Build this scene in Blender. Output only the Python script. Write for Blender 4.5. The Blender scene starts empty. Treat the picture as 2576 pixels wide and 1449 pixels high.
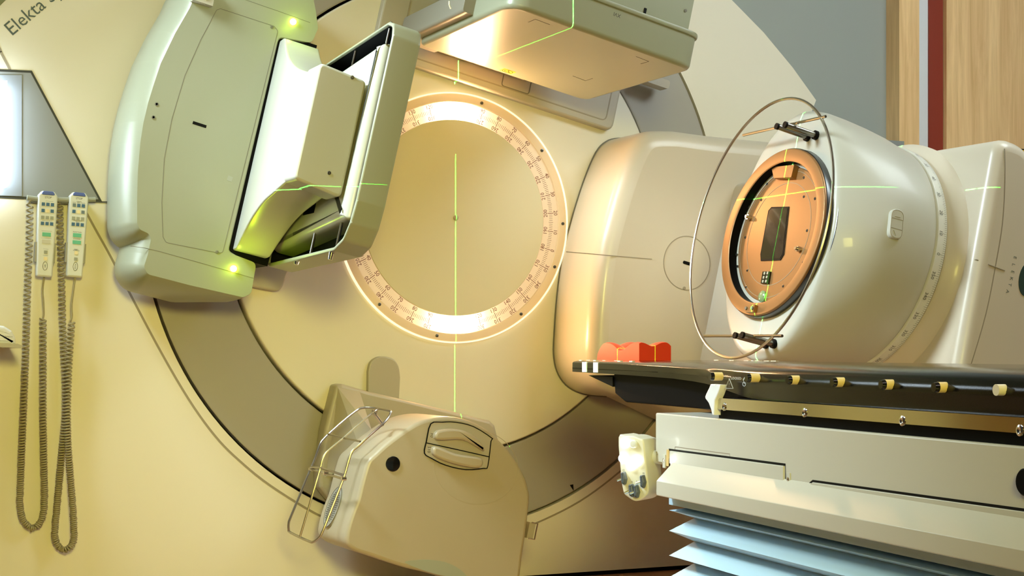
import bpy, bmesh, math, random
from mathutils import Vector as V, Matrix
random.seed(5)
C = bpy.context.scene.collection
R = math.radians

# ------------------------------------------------------------------ camera
YAW, FPX, HOR = R(25.33), 4111.0, 878.0          # 2576 x 1449 frame
CAM = V((-2.198, -5.112, .805))
cd = bpy.data.cameras.new('camera'); cam = bpy.data.objects.new('camera', cd); C.objects.link(cam)
cam.location = CAM; cam.rotation_euler = (R(90), 0, -YAW)
cd.sensor_width = 36; cd.lens = 36*FPX/2576; cd.shift_y = (HOR-724.5)/2576; cd.clip_start = .05
bpy.context.scene.camera = cam
# ------------------------------------------------------------------ world, lights, exposure
sc = bpy.context.scene
sc.view_settings.view_transform = 'Standard'; sc.view_settings.look = 'None'
sc.view_settings.gamma = 1; sc.view_settings.use_curve_mapping = False
sc.view_settings.exposure = 0.0
sc.cycles.use_light_tree = False
w = bpy.data.worlds.new('world'); sc.world = w; w.use_nodes = True
w.node_tree.nodes['Background'].inputs[0].default_value = (1, .93, .8, 1)
w.node_tree.nodes['Background'].inputs[1].default_value = .3
def area(name, loc, target, size, power, col, sy=None):
    l = bpy.data.lights.new(name, 'AREA'); l.energy = power; l.color = col
    l.shape = 'RECTANGLE'; l.size = size; l.size_y = sy or size
    o = bpy.data.objects.new(name, l); C.objects.link(o); o.location = loc
    o.rotation_euler = (V(target)-V(loc)).to_track_quat('-Z', 'Y').to_euler(); return o
def point(name, loc, power, col, rad=.01):
    l = bpy.data.lights.new(name, 'POINT'); l.energy = power; l.color = col; l.shadow_soft_size = rad
    o = bpy.data.objects.new(name, l); C.objects.link(o); o.location = loc; return o
_l = area('key_lamp_yellow', (-2.1, -6.1, 1.9), (-.9, 0, .55), .7, 20, (1, .90, .20)); _l.data.spread = R(62)
_l = area('cool_fill_light', (-2.3, -.9, 2.75), (-.45, -1.1, 1.05), .6, 30, (.78, .94, 1.0), .6); _l.data.spread = R(72)  # added cool fill from above, narrowed to whiten the imager's left faces
area('couch_fill_light', (-1.5, -2.7, 2.92), (-.1, -2.7, .5), .8, 5, (.80, .93, 1), .8).data.spread = R(64)  # added fill light aimed at the couch lip and bellows, kept off the wall
area('ceiling_lamp_right', (1.7, -2.0, 2.9), (1.5, -.4, 1.2), 1.2, 50, (.84, .97, 1), 1.0)
area('ceiling_lamp_centre', (.3, -4.8, 2.9), (.6, -1.5, .5), 1.0, 15, (1, .84, .84), 1.0)
for _z in (1.25+.362, 1.25-.362):      # the two lamps behind the lit dial
    _l = area('dial_lamp', (0, -.0215, _z), (0, -1, _z), .10, 6, (1, .56, .26), .035)

# laser line projectors: a fan of green light in one plane
def laser(loc, normal, power, wid=.0005, up=(0, 0, 1), lo=-2, hi=2):
    o = point('alignment_laser', loc, power*3, (.05, 1, .05), 0)
    l = o.data; l.use_nodes = True; nt = l.node_tree; N = nt.nodes; L = nt.links
    em = next(n for n in N if n.type == 'EMISSION')
    tc = N.new('ShaderNodeTexCoord')
    def dot(v):
        d = N.new('ShaderNodeVectorMath'); d.operation = 'DOT_PRODUCT'
        L.new(tc.outputs['Normal'], d.inputs[0]); d.inputs[1].default_value = v; return d.outputs['Value']
    def mth(op, a, b=None):
        m = N.new('ShaderNodeMath'); m.operation = op
        for i, x in enumerate((a, b)):
            if x is None: continue
            if isinstance(x, (int, float)): m.inputs[i].default_value = x
            else: L.new(x, m.inputs[i])
        return m.outputs[0]
    d = mth('ABSOLUTE', dot(normal))
    s = mth('LESS_THAN', d, wid)
    u = dot(up)
    s = mth('MULTIPLY', s, mth('MULTIPLY', mth('GREATER_THAN', u, lo), mth('LESS_THAN', u, hi)))
    L.new(mth('MULTIPLY', s, 1/3), em.inputs['Strength'])
    em.inputs['Color'].default_value = (1, 1, 1, 1)
    return o
LP = 2600
laser((-3.3, -1.2, 1.25), (0, 0, 1), LP*5, .00035, (0, 1, 0), -2, .235)    # left wall, horizontal fan
laser((-3.3, -1.2, 1.25), (0, 1, 0), LP*7, .00040)     # left wall, vertical fan
laser((0, -5.2, 2.95), (1, 0, 0), LP*3, .00026, hi=-.2755)  # foot wall, sagittal fan
laser((0, -1.2, 2.9), (0, 1, 0), LP*3, .0004)
laser((0, -1.2, 2.9), (1, 0, 0), LP*3, .0004, (0, 1, 0), -1, .13)
laser((0, -6.2, .35), (1, 0, 0), LP*24, .00022, lo=.214)

# ------------------------------------------------------------------ helpers
CS, SN = math.cos(YAW), math.sin(YAW)
def ray(x, y):
    X = (x-1288)/FPX; Z = -(y-HOR)/FPX
    return V((X*CS+SN, -X*SN+CS, Z))
def onP(x, y, p0, n):
    d = ray(x, y); n = V(n); return CAM + d*((V(p0)-CAM).dot(n)/d.dot(n))
class Fr:
    def __init__(s, o, u, v, w): s.o, s.u, s.v, s.w = V(o), V(u), V(v), V(w)
    def __call__(s, a, b, c=0): return s.o + s.u*a + s.v*b + s.w*c
    def inv(s, p): q = p-s.o; return (q.dot(s.u), q.dot(s.v), q.dot(s.w))
TH = R(13)
A = V((math.cos(TH), 0, -math.sin(TH))); T = V((math.sin(TH), 0, math.cos(TH))); NY = V((0, -1, 0))
W = Fr((0, 0, 0), (1, 0, 0), (0, 0, 1), NY)               # wall: X, Z, distance off the wall
G = Fr((0, 0, 1.25), A, T, NY)                            # gantry: along beam, across, distance off the wall
AL = R(6.67)
D = V((math.sin(AL), math.cos(AL), 0)); S = V((-math.cos(AL), math.sin(AL), 0))
K = Fr((0, -1.2, 0), D, (0, 0, 1), S)                     # couch: along, up, sideways
def wq(x, y, d=0): return W.inv(onP(x, y, W(0, 0, d), W.w))[:2]     # measured point -> plane at distance d
def gq(x, y, d=0): return G.inv(onP(x, y, G(0, 0, d), G.w))[:2]
def ga(x, y, a):                                           # -> (d, t) on plane a
    q = G.inv(onP(x, y, G(a, 0, 0), G.u)); return (q[2], q[1])
def gt(x, y, t): q = G.inv(onP(x, y, G(0, t, 0), G.v)); return (q[0], q[2])
def kq(x, y, w_): return K.inv(onP(x, y, K(0, 0, w_), K.w))[:2]      # -> (l, z)
GA = Fr(G.o, NY, T, -A)      # (d, t, -a): looking along the beam
GT = Fr(G.o, A, NY, -T)      # (a, d, -t)
KT = Fr(K.o, D, S, (0, 0, 1))     # (l, w, z)
def KL(l): return Fr(K.o, S, (0, 0, 1), D*-1)  # (w, z, -l)

def fillet(pts, r, n=5):
    out = []; m = len(pts)
    for i in range(m):
        p = V(pts[i]+(0,) if len(pts[i]) == 2 else pts[i]); a = V((*pts[i-1][:2], 0)); b = V((*pts[(i+1) % m][:2], 0)); p.z = 0
        rr = r[i] if isinstance(r, (list, tuple)) else r
        da, db = (a-p), (b-p); la, lb = da.length, db.length
        if rr <= 1e-5: out.append((p.x, p.y)); continue
        da.normalize(); db.normalize(); ang = da.angle(db)
        if ang > math.pi-.05: out.append((p.x, p.y)); continue
        k = min(rr/math.tan(ang/2), la*.49, lb*.49)
        s, e = p+da*k, p+db*k
        for j in range(n+1):
            t = j/n; q = s*(1-t)**2 + p*2*t*(1-t) + e*t*t; out.append((q.x, q.y))
    return out
def crom(pts, n=5, closed=True):
    P = [V(p) for p in pts]; m = len(P); out = []
    for i in range(m if closed else m-1):
        if closed: a, b, c, d = P[i-1], P[i], P[(i+1) % m], P[(i+2) % m]
        else: a, b, c, d = P[max(i-1, 0)], P[i], P[i+1], P[min(i+2, m-1)]
        for j in range(n):
            t = j/n
            q = .5*((2*b)+(c-a)*t+(2*a-5*b+4*c-d)*t*t+(3*b-a-3*c+d)*t**3); out.append(tuple(q))
    if not closed: out.append(tuple(P[-1]))
    return out
def circ(x, y, r, n=40, ry=None, a0=0, a1=2*math.pi, full=True):
    m = n if full else n+1
    return [(x+r*math.cos(a0+(a1-a0)*i/n), y+(ry or r)*math.sin(a0+(a1-a0)*i/n)) for i in range(m)]
def ccw(p):
    a = sum(p[i-1][0]*p[i][1]-p[i][0]*p[i-1][1] for i in range(len(p)))
    return list(p) if a > 0 else list(reversed(p))
def inset(p, r):
    m = len(p); out = []
    for i in range(m):
        a, b, c = V((*p[i-1], 0)), V((*p[i], 0)), V((*p[(i+1) % m], 0))
        e1, e2 = (b-a), (c-b)
        if e1.length < 1e-9: e1 = e2
        if e2.length < 1e-9: e2 = e1
        e1.normalize(); e2.normalize()
        n1 = V((-e1.y, e1.x, 0)); n2 = V((-e2.y, e2.x, 0)); n = n1+n2
        if n.length < 1e-6: n = n1
        n.normalize(); k = 1/max(.5, n.dot(n1)); q = b+n*r*k; out.append((q.x, q.y))
    return out

class MB:
    def __init__(s): s.v = []; s.f = []
    def add(s, vs, fs): b = len(s.v); s.v += [V(v) for v in vs]; s.f += [tuple(i+b for i in f) for f in fs]; return s
    def loft(s, rings, cap0=True, cap1=True, close=True):
        n = len(rings[0]); vs = [p for r in rings for p in r]; fs = []
        for i in range(len(rings)-1):
            for j in range(n if close else n-1):
                k = (j+1) % n; fs.append((i*n+j, i*n+k, (i+1)*n+k, (i+1)*n+j))
        if cap0: fs.append(tuple(range(n))[::-1])
        if cap1: fs.append(tuple(range((len(rings)-1)*n, len(rings)*n)))
        return s.add(vs, fs)
    def prism(s, pts, fr, c0, c1, r=0, seg=4, r0=0):
        """outline in the frame's u,v extruded from c0 (back) to c1 (front); front edge rounded by r, back by r0"""
        p = ccw(pts); rings = []
        if r0:
            for k in range(seg+1):
                f = math.pi/2*(1-k/seg); rings.append([fr(x, y, c0+r0-r0*math.sin(f)) for x, y in inset(p, r0*(1-math.cos(f)))])
        else: rings.append([fr(x, y, c0) for x, y in p])
        if r:
            for k in range(seg+1):
                f = math.pi/2*k/seg; rings.append([fr(x, y, c1-r+r*math.sin(f)) for x, y in inset(p, r*(1-math.cos(f)))])
        else: rings.append([fr(x, y, c1) for x, y in p])
        return s.loft(rings)
    def box(s, fr, a0, a1, b0, b1, c0, c1, r=0): return s.prism(fillet([(a0, b0), (a1, b0), (a1, b1), (a0, b1)], r) if r else [(a0, b0), (a1, b0), (a1, b1), (a0, b1)], fr, c0, c1)
    def cyl(s, p0, p1, r0, r1=None, n=16, caps=True):
        p0, p1 = V(p0), V(p1); r1 = r0 if r1 is None else r1; z = (p1-p0).normalized()
        x = z.orthogonal().normalized(); y = z.cross(x)
        return s.loft([[p+x*r*math.cos(2*math.pi*i/n)+y*r*math.sin(2*math.pi*i/n) for i in range(n)] for p, r in ((p0, r0), (p1, r1))], caps, caps)
    def tube(s, path, r, n=8, closed=False):
        P = [V(p) for p in path]; m = len(P); rings = []; prev = None
        for i in range(m):
            t = (P[(i+1) % m]-P[i-1]) if closed else (P[min(i+1, m-1)]-P[max(i-1, 0)])
            if t.length < 1e-9: t = V((0, 0, 1))
            t.normalize()
            x = t.orthogonal() if prev is None else prev-t*prev.dot(t)
            x.normalize(); prev = x; y = t.cross(x)
            rings.append([P[i]+x*r*math.cos(2*math.pi*k/n)+y*r*math.sin(2*math.pi*k/n) for k in range(n)])
        if closed:
            # match the last ring to the first
            best = min(range(n), key=lambda o: (rings[-1][o]-rings[0][0]).length)
            rings.append([rings[0][(k-best) % n] for k in range(n)])
            return s.loft(rings, False, False)
        return s.loft(rings)
    def ribbon(s, path, fr, wd, c0, c1, closed=False):
        """flat strip of width wd along a 2D path in the frame (a raised or sunk line)"""
        P = [V((*p, 0)) for p in path]; m = len(P); L_, R_ = [], []
        for i in range(m):
            t = (P[(i+1) % m]-P[i-1]) if closed else (P[min(i+1, m-1)]-P[max(i-1, 0)])
            t.normalize(); n = V((-t.y, t.x, 0))*wd/2
            L_.append(P[i]+n); R_.append(P[i]-n)
        rings = [[fr(a.x, a.y, c0), fr(a.x, a.y, c1), fr(b.x, b.y, c1), fr(b.x, b.y, c0)] for a, b in zip(L_, R_)]
        if closed: rings.append(rings[0]); return s.loft(rings, False, False)
        return s.loft(rings)
    def lathe(s, fr, prof, cx=0, cy=0, n=48, a0=0, a1=2*math.pi, ell=1):
        """profile of (radius, depth) about the frame's w axis"""
        full = abs(a1-a0-2*math.pi) < 1e-6; m = n if full else n+1; vs = []; fs = []
        for i in range(m):
            f = a0+(a1-a0)*i/n
            vs += [fr(cx+r*math.cos(f)*ell, cy+r*math.sin(f), c) for r, c in prof]
        k = len(prof)
        for i in range(n):
            j = (i+1) % m
            for q in range(k-1): fs.append((i*k+q, j*k+q, j*k+q+1, i*k+q+1))
        return s.add(vs, fs)
    def build(s, name, mat, parent=None, smooth=True, ang=35, wn=True):
        me = bpy.data.meshes.new(name); o = bpy.data.objects.new(name, me)
        root = parent
        while root is not None and root.parent is not None: root = root.parent
        org = V(root.location) if root else V((0, 0, 0))
        if root is None and s.v:
            xs = [v.x for v in s.v]; ys = [v.y for v in s.v]; zs = [v.z for v in s.v]
            org = V(((min(xs)+max(xs))/2, (min(ys)+max(ys))/2, min(zs))); o.location = org
        me.from_pydata([v-org for v in s.v], [], s.f); me.validate()
        bm = bmesh.new(); bm.from_mesh(me); bmesh.ops.remove_doubles(bm, verts=bm.verts, dist=1e-6)
        bmesh.ops.recalc_face_normals(bm, faces=bm.faces)
        bm.to_mesh(me); bm.free()
        if smooth:
            me.shade_smooth(); me.set_sharp_from_angle(angle=R(ang))
            for p in me.polygons:
                if len(p.vertices) > 8: p.use_smooth = False
            if wn:
                m = o.modifiers.new('normals', 'WEIGHTED_NORMAL'); m.keep_sharp = True
        me.materials.append(mat); C.objects.link(o)
        if parent: o.parent = parent
        return o
def thing(name, label, cat, loc, group=None):
    o = bpy.data.objects.new(name, None); C.objects.link(o); o.location = loc; o.empty_display_size = .05
    o['label'] = label; o['category'] = cat
    if group: o['group'] = group
    return o
def tag(o, label, cat, group=None):
    o['label'] = label; o['category'] = cat
    if group: o['group'] = group
    return o
def struct(o, label=None):
    o['kind'] = 'structure'
    if label: o['label'] = label
    return o
def lab(o, t): o['label'] = t; return o
def text_verts(s, size, space=1.0):
    c = bpy.data.curves.new('t', 'FONT'); c.body = s; c.size = size; c.align_x = 'CENTER'; c.align_y = 'CENTER'; c.resolution_u = 2
    c.space_character = space
    o = bpy.data.objects.new('t', c); C.objects.link(o); bpy.context.view_layer.update()
    me = bpy.data.meshes.new_from_object(o)
    vs = [tuple(v.co) for v in me.vertices]; fs = [tuple(p.vertices) for p in me.polygons]
    bpy.data.objects.remove(o); bpy.data.curves.remove(c); bpy.data.meshes.remove(me); return vs, fs
def put_text(mb, s, size, fr, x, y, c, rot=0, sx=1, space=1.0):
    vs, fs = text_verts(s, size, space); ca, sa = math.cos(rot), math.sin(rot)
    mb.add([fr(x+(vx*sx)*ca-vy*sa, y+(vx*sx)*sa+vy*ca, c) for vx, vy, _ in vs], fs); return mb

# ------------------------------------------------------------------ materials
def mat(name, col, rough=.5, metal=0, bump=0, bscale=300, coat=0, var=0, spec=None, emit=None, es=0):
    m = bpy.data.materials.new(name); m.use_nodes = True; nt = m.node_tree; b = nt.nodes['Principled BSDF']
    b.inputs['Base Color'].default_value = (*col, 1); b.inputs['Roughness'].default_value = rough; b.inputs['Metallic'].default_value = metal
    b.inputs['Coat Weight'].default_value = coat
    if spec is not None: b.inputs['Specular IOR Level'].default_value = spec
    if emit: b.inputs['Emission Color'].default_value = (*emit, 1); b.inputs['Emission Strength'].default_value = es
    tc = nt.nodes.new('ShaderNodeTexCoord')
    if bump:
        n = nt.nodes.new('ShaderNodeTexNoise'); n.inputs['Scale'].default_value = bscale; n.inputs['Detail'].default_value = 3
        bp = nt.nodes.new('ShaderNodeBump'); bp.inputs['Strength'].default_value = bump; bp.inputs['Distance'].default_value = .001
        nt.links.new(tc.outputs['Object'], n.inputs['Vector']); nt.links.new(n.outputs['Fac'], bp.inputs['Height']); nt.links.new(bp.outputs['Normal'], b.inputs['Normal'])
    if var:
        n = nt.nodes.new('ShaderNodeTexNoise'); n.inputs['Scale'].default_value = 3; n.inputs['Detail'].default_value = 4
        mx = nt.nodes.new('ShaderNodeMix'); mx.data_type = 'RGBA'
        mx.inputs['A'].default_value = (*[c*(1-var) for c in col], 1); mx.inputs['B'].default_value = (*[min(1, c*(1+var)) for c in col], 1)
        nt.links.new(tc.outputs['Object'], n.inputs['Vector']); nt.links.new(n.outputs['Fac'], mx.inputs['Factor']); nt.links.new(mx.outputs['Result'], b.inputs['Base Color'])
    return m
def wood(name, c1, c2):
    m = mat(name, c1, .42, coat=.15); nt = m.node_tree; b = nt.nodes['Principled BSDF']
    tc = nt.nodes.new('ShaderNodeTexCoord'); mp = nt.nodes.new('ShaderNodeMapping'); mp.inputs['Scale'].default_value = (9, 9, .55)
    n = nt.nodes.new('ShaderNodeTexNoise'); n.inputs['Scale'].default_value = 3.2; n.inputs['Detail'].default_value = 8; n.inputs['Roughness'].default_value = .65; n.inputs['Distortion'].default_value = .7
    n2 = nt.nodes.new('ShaderNodeTexNoise'); n2.inputs['Scale'].default_value = 40; n2.inputs['Detail'].default_value = 4
    mp2 = nt.nodes.new('ShaderNodeMapping'); mp2.inputs['Scale'].default_value = (3, 3, .06)
    r = nt.nodes.new('ShaderNodeValToRGB'); r.color_ramp.elements[0].color = (*c1, 1); r.color_ramp.elements[1].color = (*c2, 1)
    r.color_ramp.elements[0].position = .3; r.color_ramp.elements[1].position = .72
    ad = nt.nodes.new('ShaderNodeMath'); ad.operation = 'MULTIPLY_ADD'; ad.inputs[1].default_value = .25
    L = nt.links; L.new(tc.outputs['Object'], mp.inputs[0]); L.new(mp.outputs[0], n.inputs['Vector'])
    L.new(tc.outputs['Object'], mp2.inputs[0]); L.new(mp2.outputs[0], n2.inputs['Vector'])
    sb = nt.nodes.new('ShaderNodeMath'); sb.operation = 'SUBTRACT'; L.new(n2.outputs['Fac'], sb.inputs[0]); sb.inputs[1].default_value = .5
    L.new(sb.outputs[0], ad.inputs[0]); L.new(n.outputs['Fac'], ad.inputs[2]); L.new(ad.outputs[0], r.inputs[0]); L.new(r.outputs[0], b.inputs['Base Color'])
    return m
cream = mat('cream_paint', (.80, .75, .62), .45, bump=.05)
cream2 = mat('cream_disc', (.78, .73, .60), .42, bump=.05)
disc_m = mat('dial_disc', (.72, .66, .48), .45)
grey_ring = mat('warm_grey_paint', (.37, .345, .30), .5, bump=.05)
black = mat('black', (.004, .004, .004), .5, spec=.1)
gapm = mat('gap_black', (.006, .005, .004), .9, spec=.05)
seam = mat('seam_line', (.33, .28, .20), .6)
seamg = mat('seam_dark', (.16, .15, .12), .6)
green_grey = mat('green_grey_paint', (.31, .32, .225), .34, bump=.04, bscale=600)
white_gl = mat('pale_gloss_paint', (.50, .50, .42), .25)
grey_w = mat('grey_wall_paint', (.33, .36, .34), .6, bump=.1)
grey_d = mat('grey_panel', (.26, .27, .27), .5)
white_m = mat('white_trim', (.72, .74, .78), .5)
red_dk = mat('dark_red_trim', (.26, .03, .012), .5)
maple = wood('maple_wood', (.70, .43, .19), (.95, .66, .34))
floor_m = mat('floor_vinyl', (.48, .27, .14), .45, var=.12)
ceil_m = mat('ceiling_white', (.6, .58, .54), .8)
wall_m = mat('cream_wall', (.45, .42, .34), .7)
wall_w = wood('wood_wall', (.30, .16, .06), (.42, .24, .10))
head_m = mat('head_beige_grey', (.54, .53, .46), .40, coat=.1)
arm_m = mat('arm_cream', (.66, .59, .47), .34, coat=.1)
copper = mat('copper_alloy', (.34, .17, .06), .42, metal=.40, bump=.15, bscale=500)
dark_metal = mat('dark_steel', (.10, .10, .10), .3, metal=.9)
steel = mat('polished_steel', (.62, .60, .56), .18, metal=1)
wire_m = mat('chrome_wire', (.46, .42, .34), .28, metal=1)
glass_dk = mat('dark_window', (.01, .01, .01), .06, coat=.5)
src_m = mat('tube_housing_tan', (.45, .39, .27), .36, coat=.1)
src_side = src_m
mount_m = mat('mount_tan', (.46, .42, .33), .42)
carbon = mat('black_carbon', (.003, .004, .005), .09, coat=.0, bump=.12, bscale=900, spec=.28)
blk_sat = mat('satin_black', (.004, .004, .005), .45, spec=.04)
couch_m = mat('couch_cream', (.57, .55, .46), .32, coat=.15)
bellow_m = mat('bellows_blue_grey', (.46, .66, .80), .55, bump=.1)
bellow_e = mat('bellows_edge', (.16, .13, .03), .6)
red_m = mat('red_foam', (.80, .045, .008), .38, coat=.1)
print_m = mat('print_dark', (.05, .045, .04), .6)
print_r = mat('print_red_brown', (.16, .03, .01), .7, spec=.1)
print_g = mat('print_grey', (.09, .12, .11), .6)
logo_g = mat('logo_dark_green', (.03, .06, .05), .4)
yellow_m = mat('yellow_plastic', (.80, .62, .26), .35)
ivory_m = mat('ivory_plastic', (.85, .78, .62), .3)
sticker_y = mat('sticker_yellow', (.85, .72, .02), .5)
tape_w = mat('white_tape', (.85, .86, .86), .5)
cord_m = mat('coiled_cord_tan', (.38, .33, .20), .4)
pend_m = mat('pendant_white', (.72, .73, .68), .35)
pend_s = mat('pendant_side', (.34, .33, .28), .45)
blue_m = mat('blue_cap', (.07, .12, .42), .35)
key_b = mat('key_blue', (.03, .12, .26), .45)
key_d = mat('key_slate', (.14, .19, .22), .45)
key_g = mat('key_grey', (.34, .35, .28), .5)
key_y = mat('key_cream', (.88, .74, .45), .5)
key_t = mat('key_green', (.12, .50, .33), .45)
key_w = mat('key_pale', (.60, .57, .47), .5)
blk_gl = mat('gloss_black', (.006, .006, .006), .08)
def emis(name, col, st):
    m = bpy.data.materials.new(name); m.use_nodes = True; b = m.node_tree.nodes['Principled BSDF']
    b.inputs['Base Color'].default_value = (*col, 1); b.inputs['Emission Color'].default_value = (*col, 1); b.inputs['Emission Strength'].default_value = st; return m
led_m = emis('lime_lamp', (.72, 1, .10), 30)
led_w = emis('white_lamp', (.95, 1, 1), 9)
screen_m = emis('lit_screen', (.74, .89, 1), 15)
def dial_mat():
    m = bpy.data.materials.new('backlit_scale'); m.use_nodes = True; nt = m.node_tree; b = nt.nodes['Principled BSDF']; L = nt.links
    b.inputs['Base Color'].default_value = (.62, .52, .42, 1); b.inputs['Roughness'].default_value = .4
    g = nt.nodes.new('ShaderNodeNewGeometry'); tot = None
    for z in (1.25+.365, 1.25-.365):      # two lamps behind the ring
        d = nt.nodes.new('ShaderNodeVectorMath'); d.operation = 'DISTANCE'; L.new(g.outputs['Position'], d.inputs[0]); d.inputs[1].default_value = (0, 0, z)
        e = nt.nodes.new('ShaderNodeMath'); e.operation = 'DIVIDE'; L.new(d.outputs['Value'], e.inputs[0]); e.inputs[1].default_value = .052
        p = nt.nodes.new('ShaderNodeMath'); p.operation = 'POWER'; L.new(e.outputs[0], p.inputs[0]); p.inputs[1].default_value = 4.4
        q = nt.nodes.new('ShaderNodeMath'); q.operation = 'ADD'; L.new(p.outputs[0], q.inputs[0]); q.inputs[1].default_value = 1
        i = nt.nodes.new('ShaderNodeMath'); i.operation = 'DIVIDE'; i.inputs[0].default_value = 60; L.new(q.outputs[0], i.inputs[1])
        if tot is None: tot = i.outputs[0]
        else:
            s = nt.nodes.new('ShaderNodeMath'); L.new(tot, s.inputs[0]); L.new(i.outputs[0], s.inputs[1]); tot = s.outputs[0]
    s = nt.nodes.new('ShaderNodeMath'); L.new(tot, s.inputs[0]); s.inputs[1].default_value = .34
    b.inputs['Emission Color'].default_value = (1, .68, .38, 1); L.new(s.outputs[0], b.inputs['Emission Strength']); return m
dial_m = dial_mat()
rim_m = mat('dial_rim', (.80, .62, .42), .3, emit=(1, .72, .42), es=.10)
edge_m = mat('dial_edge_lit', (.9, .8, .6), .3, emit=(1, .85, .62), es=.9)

# ------------------------------------------------------------------ room shell
def slab(name, lo, hi, m): return MB().box(W, lo[0], hi[0], lo[2], hi[2], -hi[1], -lo[1]).build(name, m, smooth=False)
struct(slab('floor', (-3.7, -6.8, -.1), (3.6, .6, 0), floor_m))
struct(slab('ceiling', (-3.7, -6.8, 3.0), (3.6, .6, 3.1), ceil_m))
struct(slab('wall_back', (-3.6, .05, 0), (1.868, .15, 3.0), grey_w))
struct(slab('wall_right', (3.4, -6.8, 0), (3.5, .05, 3.0), wall_m))
struct(slab('wall_left', (-3.6, -6.8, 0), (-3.5, .05, 3.0), mat('slate_wall', (.09, .10, .11), .7)))
struct(slab('wall_front', (-3.6, -6.8, 0), (3.4, -6.7, 3.0), wall_w))
struct(slab('trim_6', (-3.5, -.02, 0), (-1.96, .06, 3.0), wall_w), 'wide maple wall panel left of the machine')
struct(slab('trim_1', (1.868, -.03, 0), (1.965, .15, 3.0), maple), 'narrow maple pillar at the right end of the grey wall')
struct(slab('trim_2', (1.965, -.005, 0), (2.028, .15, 3.0), white_m), 'pale white vertical strip beside the maple pillar')
struct(slab('trim_3', (2.028, -.012, 0), (2.097, .15, 3.0), red_dk), 'dark red vertical strip between white strip and maple panel')
struct(slab('trim_4', (2.100, -.03, 0), (3.4, .15, 3.0), maple), 'wide maple wall panel at the right')
x0, z0 = wq(2180, 352, .04); x1, _ = wq(2262, 352, .04)
struct(slab('trim_5', (x0-.3, -.07, z0-.25), (x1, .05, z0), grey_d), 'grey ledge low on the grey wall beside the maple pillar')

# ------------------------------------------------------------------ machine front cover
cov = thing('machine_cover', 'large cream arched front cover around the round gantry face', 'cover', (0, 0, 0))
arc = [wq(*p) for p in ((1841, 0), (1921.4, 82), (1994.3, 170), (2053, 252))]
(xa, za), (xb, zb), (xc, zc) = arc[0], arc[2], arc[3]
# circle through three measured points of the arch
def circ3(p, q, r):
    ax, ay = p; bx_, by = q; cx, cy = r; d = 2*(ax*(by-cy)+bx_*(cy-ay)+cx*(ay-by))
    ux = ((ax*ax+ay*ay)*(by-cy)+(bx_*bx_+by*by)*(cy-ay)+(cx*cx+cy*cy)*(ay-by))/d
    uy = ((ax*ax+ay*ay)*(cx-bx_)+(bx_*bx_+by*by)*(ax-cx)+(cx*cx+cy*cy)*(bx_-ax))/d
    return ux, uy, math.hypot(ax-ux, ay-uy)
ux, uy, ur = circ3(arc[0], arc[1], arc[3])
xr, zr = wq(2040, 285)
right = [(xr, .017), (xr, zr), arc[3], arc[2], arc[1], arc[0]]
zz = arc[0][1]; k = 0
f0 = math.atan2(arc[0][1]-uy, arc[0][0]-ux)
while True:
    k += 1; f = f0+k*R(3); p = (ux+ur*math.cos(f), uy+ur*math.sin(f))
    if p[1] > 2.9 or p[0] < .05 or k > 60: break
    right.append(p)
outl = right + [(-x-.07, z) for x, z in reversed(right[2:])] + [(-1.95, zr), (-1.95, .017)]
def hit(ang, poly, cx=0, cz=1.25):
    dx, dz = math.cos(ang), math.sin(ang); best = None
    for i in range(len(poly)):
        (x1, y1), (x2, y2) = poly[i-1], poly[i]; ex, ey = x2-x1, y2-y1; den = dx*ey-dz*ex
        if abs(den) < 1e-12: continue
        t = ((x1-cx)*ey-(y1-cz)*ex)/den; s = ((x1-cx)*dz-(y1-cz)*dx)/den
        if t > 0 and -1e-9 <= s <= 1+1e-9 and (best is None or t > best): best = t
    return best
angs = sorted(set([2*math.pi*i/160 for i in range(160)] + [math.atan2(z-1.25, x) % (2*math.pi) for x, z in outl]))
mb = MB(); RD = 1.062
ins = [(RD*math.cos(a), 1.25+RD*math.sin(a)) for a in angs]; ous = [(hit(a, outl)*math.cos(a), 1.25+hit(a, outl)*math.sin(a)) for a in angs]
n = len(angs); vs = []; fs = []
for (a, b), (c, d) in zip(ins, ous): vs += [W(a, b, -.048), W(a, b, 0), W(c, d, 0), W(c, d, -.048)]
for i in range(n):
    j = (i+1) % n
    for q in range(4): fs.append((i*4+q, j*4+q, j*4+(q+1) % 4, i*4+(q+1) % 4))
mb.add(vs, fs).build('cover_shell', cream, cov, ang=20)
gr = [wq(*p) for p in ((-40, 40), (0, 125), (22, 170), (220, 540), (280, 649), (391.8, 861.8), (473.7, 1003), (540.8, 1096.5), (600, 1157), (680, 1221.6), (793.9, 1292), (880, 1328))]
MB().ribbon(crom(gr, 5, False), W, .007, -.002, .0012).build('seam', seam, cov, smooth=False)
gr = [wq(*p) for p in ((1300, 1330), (1353, 1314), (1458.8, 1260.8), (1555.6, 1189.5), (1650, 1105))]
MB().ribbon(crom(gr, 5, False), W, .006, -.002, .0012).build('seam', seam, cov, smooth=False)
MB().ribbon([wq(-60, 494), wq(0, 497), wq(258, 508.5), wq(392, 511.5)], W, .006, -.002, .0012).build('seam', seamg, cov, smooth=False)
MB().box(W, -1.45, 1.45, .0, .017, -.05, -.02).build('base_gap', gapm, cov, smooth=False)
tri = [wq(*p) for p in ((1432, 1220), (1440.5, 1218), (1441.5, 1234))]
m_ = MB()
vs, fs = text_verts('Elekta Synergy', .0585, 1.0)
mt = MB(); rr_ = 1.372; a0 = None
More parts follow.
